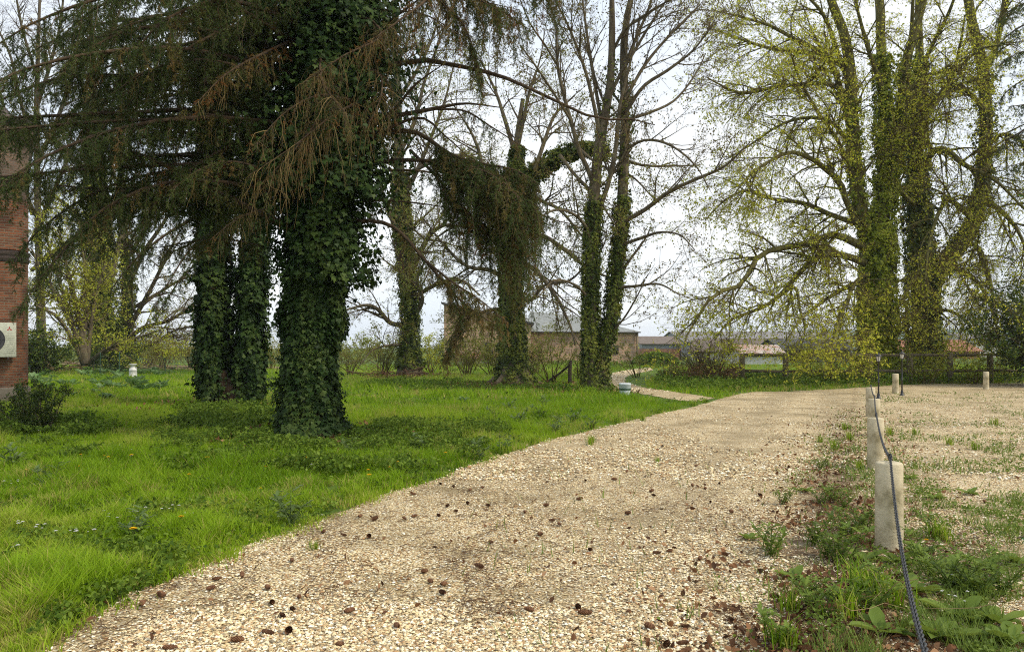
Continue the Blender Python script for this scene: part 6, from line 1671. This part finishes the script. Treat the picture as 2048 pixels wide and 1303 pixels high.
# ------------------------------------------------------------------ single plants
def plant_mesh(kind, seed):
    rng = np.random.default_rng(seed); st, lv = MA(), MA()
    if kind == 'dock':
        n = 11; a = np.arange(n) * 2.4 + rng.normal(size=n) * .2
        Y = norm(np.stack([np.cos(a), np.sin(a), .5 + .9 * rng.random(n)], 1)); X = norm(np.cross(Y, np.array((0, 0, 1.0)))); Z = np.cross(X, Y)
        pos = np.stack([.02 * np.cos(a), .02 * np.sin(a), .02 + 0 * a], 1)
        tv = np.array([(0, 0, 0), (-.02, .18, .02), (-.14, .3, .07), (-.19, .55, .09), (-.12, .82, .0), (0, 1, -.16), (.12, .82, .0), (.19, .55, .09), (.14, .3, .07), (.02, .18, .02)])
        lv.stamp(tv, [[(0, 1, 9, 0)][:0] or [(1, 2, 3, 9)], [(3, 4, 7, 8)]] if False else [[(0, 1, 2, 3), (0, 3, 4, 5), (0, 5, 6, 7), (0, 7, 8, 9)]], pos, X, Y, Z, .3 * (.6 + .6 * rng.random(n)), rng.random(n))
    elif kind == 'rosette':
        n = 14; a = np.arange(n) * 2.4 + rng.normal(size=n) * .2
        Y = norm(np.stack([np.cos(a), np.sin(a), .15 + .5 * rng.random(n)], 1)); X = norm(np.cross(Y, np.array((0, 0, 1.0)))); Z = np.cross(X, Y)
        pos = np.stack([.01 * np.cos(a), .01 * np.sin(a), .015 + 0 * a], 1)
        lv.stamp(LEAF_LONG[0] * np.array((1.3, 1, 1)), LEAF_LONG[1], pos, X, Y, Z, .13 * (.5 + .7 * rng.random(n)), rng.random(n))
    elif kind in ('groundsel', 'thistle'):
        ns = 6 if kind == 'groundsel' else 4
        for s in range(ns):
            a = rng.random() * 6.28; h = (.2 if kind == 'groundsel' else .25) * (.5 + .7 * rng.random()); u = np.linspace(0, 1, 6)
            P = np.stack([np.cos(a) * .09 * u ** 1.3 * 1.3, np.sin(a) * .09 * u ** 1.3 * 1.3, h * u + .01], 1) + np.array((rng.normal() * .025, rng.normal() * .025, 0))
            st.tubes(P, .005 - .003 * u, 5)
            n = 16 if kind == 'groundsel' else 14
            p, T, _ = along(rng, P[None], n, (.08, 1)); b = rng.random(n) * 6.28
            Y = norm(np.stack([np.cos(b), np.sin(b), .25 + .5 * rng.random(n)], 1)); X = norm(np.cross(Y, np.array((0, 0, 1.0)))); Z = np.cross(X, Y)
            tv = np.array([(0, 0, 0), (-.06, .2, .02), (-.2, .3, .03), (-.08, .4, .0), (-.2, .55, .03), (-.07, .62, 0), (-.13, .78, .02), (0, 1, -.12), (.13, .78, .02), (.07, .62, 0), (.2, .55, .03), (.08, .4, 0), (.2, .3, .03), (.06, .2, .02)])
            tf = [[(0, 1, 3, 5), (0, 5, 7, 9), (0, 9, 11, 13)], [(1, 2, 3), (3, 4, 5), (5, 6, 7), (7, 8, 9), (9, 10, 11), (11, 12, 13)]]
            lv.stamp(tv, tf, p, X, Y, Z, (.075 if kind == 'groundsel' else .11) * (.6 + .6 * rng.random(n)), rng.random(n))
    elif kind == 'tuft':
        n = 70; a = rng.random(n) * 6.283; H = .08 + .12 * rng.random(n); l = H * (.3 + .7 * rng.random(n))
        base = np.stack([.04 * rng.normal(size=n), .04 * rng.normal(size=n), 0 * a], 1); out = np.stack([np.cos(a), np.sin(a), 0 * a], 1); sd = np.stack([-np.sin(a), np.cos(a), 0 * a], 1) * .003
        mid = base + out * (l * .3)[:, None] + np.array((0, 0, 1)) * (H * .65)[:, None]; tip = base + out * l[:, None] + np.array((0, 0, 1)) * H[:, None]
        v = np.stack([base - sd, base + sd, mid + sd, mid - sd, tip], 1).reshape(-1, 3); o_ = (np.arange(n) * 5)[:, None]
        lv.add(v, o_ + np.array((0, 1, 2, 3)), np.repeat(rng.random(n), 5)); lv.f.append((o_ + np.array((3, 2, 4))).astype(np.int32)); lv.m.append(0)
    return st, lv

def plant(name, kind, label, cat, group, mat, seed, spots, smat=None):
    """spots: (x, y, scale); the first is the source, the rest are copies"""
    rng = np.random.default_rng(seed)
    src = None
    for x, y, s in spots:
        if src is None:
            st, lv = plant_mesh(kind, seed)
            src = thing(name, (0, 0, 0), label, cat, group)
            if st.n: st.build('stem', smat or mat, src)
            lv.build('leaves', mat, src)
            src.location = (x, y, .004); src.scale = (s, s, s); src.rotation_euler = (0, 0, rng.random() * 6.28)
        else:
            dup(src, (x, y, .004), rng.random() * 6.28, s)
    return src
def spots_px(L): return [(*G(px, py)[:2], s) for px, py, s in L]
rng = np.random.default_rng(300)
for v in range(2):
    plant('dock_plant', 'dock', 'broad leaved pale dock plant growing on the lawn before the wire fence', 'dock plant', 'dock plants on the far lawn', M_DOCK, 310 + v,
          [(*G(rng.uniform(55, 345), rng.uniform(742, 782) if k % 3 else rng.uniform(735, 752))[:2], rng.uniform(.9, 1.6)) for k in range(34)])
plant('dock_plant', 'dock', 'single pale leaved plant on the mown grass in the middle of the lawn', 'dock plant', 'pale plants on the open lawn', M_DOCK, 312,
      spots_px([(660 + 268, 806, 1.0), (140, 795, 1.0), (215, 800, 1.2), (325, 772, 1.0), (195, 790, 1.1)]))
plant('thistle', 'thistle', 'grey green thistle in the lawn near the edge of the drive', 'thistle', 'thistles in the lawn', M_THISTLE, 320,
      spots_px([(580, 1052, 1.15), (985, 840, 1.1), (1040, 850, 1.3), (1075, 838, 1.2), (1110, 868, 1.2), (1150, 845, 1.1), (1180, 858, 1.0), (960, 920, 1.1), (1005, 905, 1.0), (700, 915, 1.0), (270, 1075, .9), (840, 905, 1.0), (1090, 815, 1.2), (1020, 822, 1.2), (30, 940, 1.2), (100, 985, 1.1)]))
gs = [(1565, 1010, .8), (1640, 1010, .8), (1665, 1005, .9), (1690, 1020, .8), (1535, 1100, 1.0), (1545, 1118, .9), (1630, 1095, 1.1), (1655, 1120, 1.1), (1680, 1130, 1.2), (1700, 1075, 1.0), (1720, 1060, 1.0), (1640, 940, .8), (1850, 1130, 1.0), (1870, 1160, 1.0), (1860, 1065, .8), (1900, 1180, 1.1), (1960, 1200, 1.1), (2010, 1190, 1.1), (1650, 1240, 1.0), (1620, 1215, .9), (1550, 1290, .9), (1750, 1230, 1.1)]
plant('groundsel', 'groundsel', 'upright ragged leaved weed standing in the gravel by the bollard row', 'weed', 'upright weeds by the bollards', M_WEED, 330, spots_px(gs))
plant('dandelion_plant', 'rosette', 'flat rosette of toothed leaves on the gravel by the bollard row', 'weed', 'leaf rosettes by the bollards', M_WEED, 340,
      spots_px([(1730, 1125, 1.3), (1795, 1130, 1.3), (1840, 1110, 1.2), (1820, 1190, 1.5), (1900, 1145, 1.3), (1930, 1180, 1.5), (1970, 1140, 1.3), (1760, 1270, 1.4), (1690, 1200, 1.2), (1990, 1250, 1.5), (1920, 1240, 1.5), (2030, 1130, 1.3), (1590, 1160, 1.0), (1500, 1080, .9), (1820, 960, 1.0), (1610, 985, .9), (1870, 1000, 1.0), (1940, 990, 1.0), (1730, 1180, 1.4), (1880, 1280, 1.6), (2020, 1290, 1.6)]))
plant('grass_tuft', 'tuft', 'small grass tuft rooted in the gravel', 'grass tuft', 'grass tufts in the gravel', M_GRASS, 350,
      spots_px([(1875, 1080, 1.0), (1890, 1083, .9), (1725, 1180, 1.2), (1745, 1195, 1.3), (1580, 1225, .9), (1570, 1300, 1.0), (1700, 1240, 1.2), (1780, 1215, 1.2), (630, 1100, .5), (1315, 925, .5), (1640, 885, .8), (1700, 880, 1), (1690, 860, 1), (1670, 900, 1), (1185, 885, .8), (1180, 890, .9), (1285, 842, 1.0), (1720, 940, .9), (1830, 870, .9), (1900, 890, .9), (1990, 850, 1), (1950, 900, .9), (1780, 870, 1)]))
plant('grass_tuft', 'tuft', 'ragged grass tuft spilling over the edge of the drive', 'grass tuft', 'grass tufts along the drive edge', M_GRASS, 351,
      [(p[0] - .05, p[1] + .05, rng.uniform(.7, 1.3)) for p in dl[30:420:5]])

# dandelions and daisies
def flower(name, label, cat, group, mat, hd, hs, spots, seed):
    rng = np.random.default_rng(seed); src = None
    for x, y in spots:
        h = hs * rng.uniform(.75, 1.25)
        if src is None:
            src = thing(name, (0, 0, 0), label, cat, group)
            ma = MA(); ma.tubes(np.array([(0, 0, 0), (.006, 0, hs * .6), (.01, 0, hs)]), np.array([.003, .0025, .0022]), 4); ma.build('stem', M_WEED, src)
            ma = MA(); n = 16; a = np.linspace(0, 6.283, n, endpoint=False)
            for lift, r_ in ((.12, hd), (.5, hd * .7), (.95, hd * .4)):
                Y = norm(np.stack([np.cos(a + lift), np.sin(a + lift), 0 * a + lift], 1)); X = norm(np.cross(Y, np.array((0, 0, 1.0)))); Z = np.cross(X, Y)
                ma.stamp(LEAF_D[0], LEAF_D[1], np.tile(np.array((.01, 0, hs)), (n, 1)), X, Y, Z, r_, rng.random(n))
            ma.build('flower_head', mat, src)
            src.location = (x, y, 0)
        else:
            dup(src, (x, y, 0), rng.random() * 6.28, h / hs)
df = [(50, 968), (265, 941), (160, 928), (160, 955), (210, 930), (218, 942), (413, 945), (380, 975), (361, 1073), (530, 953), (545, 917), (593, 943), (610, 940), (778, 954), (795, 950), (812, 942), (892, 930), (263, 1110), (320, 873), (735, 965), (520, 1000), (1150, 832), (965, 850), (1085, 826), (1110, 822), (740, 985)]
flower('dandelion', 'yellow dandelion flower standing up in the lawn grass', 'flower', 'dandelions in the lawn', M_YELLOW, .026, .17, [tuple(G(px, py)[:2]) for px, py in df], 401)
flower('dandelion', 'yellow flower in the gravel near the chained bollards', 'flower', 'yellow flowers in the gravel', M_YELLOW, .02, .06, [tuple(G(px, py)[:2]) for px, py in ((1850, 1093), (1978, 1180))], 402)
rng = np.random.default_rng(403)
ds = [(x + rng.normal() * 14, y + rng.normal() * 7) for x, y in ((25, 975), (20, 985), (40, 1080), (60, 1082), (110, 1085), (150, 1092), (165, 1090), (215, 1050), (230, 1055), (255, 1050), (345, 1040), (90, 880), (120, 885), (60, 890), (30, 1130), (370, 1040), (260, 930), (620, 935)) for _ in range(3)]
flower('daisy', 'tiny white daisy dotting the lawn grass', 'flower', 'daisies in the lawn', M_WHITE, .014, .12, [tuple(G(px, py)[:2]) for px, py in ds], 404)
flower('daisy', 'tiny white flower among the weeds beside the chain', 'flower', 'white flowers in the weeds', M_WHITE, .009, .12, [tuple(G(px, py)[:2]) for px, py in ((1880, 1220), (1895, 1218), (1888, 1210), (1930, 1235), (1935, 1228), (1912, 1240), (2008, 1235), (1900, 1190))], 405)

# spruce cones
def cone_mesh(L, r, seed, openness):
    rng = np.random.default_rng(seed); ma = MA()
    u = np.linspace(0, 1, 9); prof = r * .72 * np.sin(np.pi * np.clip(.1 + .86 * u, 0, 1)) ** .7; prof[0] = prof[-1] = .0003
    ma.tubes(np.stack([(u - .5) * L, 0 * u, 0 * u + r], 1), prof, 10, np.array([.0]))
    n = 90; k = np.arange(n); t = (k + .5) / n; a = k * 2.39996
    pr = r * .74 * np.sin(np.pi * np.clip(.1 + .86 * t, 0, 1)) ** .7
    rad = np.stack([0 * a, np.cos(a), np.sin(a)], 1); pos = np.stack([(t - .5) * L, 0 * t, 0 * t + r], 1) + rad * pr[:, None] * .85
    Y = norm(np.stack([np.full(n, 1 - openness), 0 * a, 0 * a], 1) + rad * (.25 + openness)); X = norm(np.cross(Y, rad)); Z = np.cross(X, Y)
    ma.stamp(np.array([(-.3, 0, 0), (.3, 0, 0), (.5, .6, .05), (0, 1, -.1), (-.5, .6, .05)]), [[(0, 1, 2, 3, 4)]], pos, X, Y, Z, r * .72, rng.random(n) * .8 + .2)
    return ma
cones = [(435, 1160), (482, 1153), (325, 1193), (285, 1211), (421, 1179), (537, 1178), (597, 1197), (544, 1208), (585, 1219), (566, 1232), (583, 1123), (648, 1065), (686, 1071), (720, 1034), (750, 1040), (809, 1038), (828, 1034), (877, 1031), (895, 1013), (911, 1023), (935, 1008), (827, 989), (881, 969), (908, 974), (940, 981), (975, 1012), (965, 976), (981, 1086), (957, 1134), (850, 1144), (886, 1171), (863, 1165), (883, 1188), (697, 1225), (795, 1255), (576, 1265), (533, 1268), (476, 1284), (681, 1292), (341, 1298), (76, 1278), (1091, 1012), (1160, 999), (1171, 962), (1083, 1070), (1120, 1050), (1103, 1042), (1180, 1101), (1313, 1107), (1340, 1103), (1305, 983), (1307, 992), (1240, 879), (1325, 893), (1253, 944), (1393, 932), (1410, 978), (1440, 967), (1421, 1005), (1463, 1026), (1518, 991), (1256, 1028), (1155, 1217), (1171, 1229), (1060, 1222), (1300, 1258), (1365, 1288), (1335, 1292), (1970, 1005), (1640, 975), (1590, 1190), (1545, 1195), (1400, 1120), (1230, 960), (1385, 972), (1410, 970), (1050, 1026), (740, 1075)]
rng = np.random.default_rng(500)
srcs = []
for k, (px, py) in enumerate(cones):
    g_ = G(px, py, .012)
    v = k % 3
    if k < 3:
        o = cone_mesh((.085, .07, .06)[v], (.02, .02, .022)[v], 510 + v, (.12, .18, .24)[v]).build('spruce_cone', M_CONE)
        srcs.append(o)
        tag(o, ('long closed brown spruce cone lying on the gravel', 'half open brown spruce cone lying on the gravel', 'short wide open dark spruce cone lying on the gravel')[v], 'cone', 'spruce cones on the drive')
    else:
        o = srcs[v].copy(); COL.objects.link(o)
    o.location = g_; o.rotation_euler = (rng.normal() * .2, rng.normal() * .12, rng.random() * 6.28); s = rng.uniform(.62, .98); o.scale = (s, s, s)

# dry stalks and lichened twigs in the near right corner
brush('dry_stalk', 'pale dry stalks bent over the weeds beside the chain', 'stalks', (2.15, 4.4), .3, 9, .5, M_STRAW, (.002, .004), .22)

# ------------------------------------------------------------------ far air
hz_m, hn, hl = nt('thin_air')
pv = hn.new('ShaderNodeVolumePrincipled'); pv.inputs['Color'].default_value = (.82, .9, 1, 1); pv.inputs['Density'].default_value = .0003
ho = hn.new('ShaderNodeOutputMaterial'); hl.new(pv.outputs['Volume'], ho.inputs['Volume'])
ma = MA(); ma.box((0, 700, 22), (3100, 1900, 46)); o = ma.build('haze', hz_m); o['kind'] = 'stuff'; o['label'] = 'thin blue air over the distance'
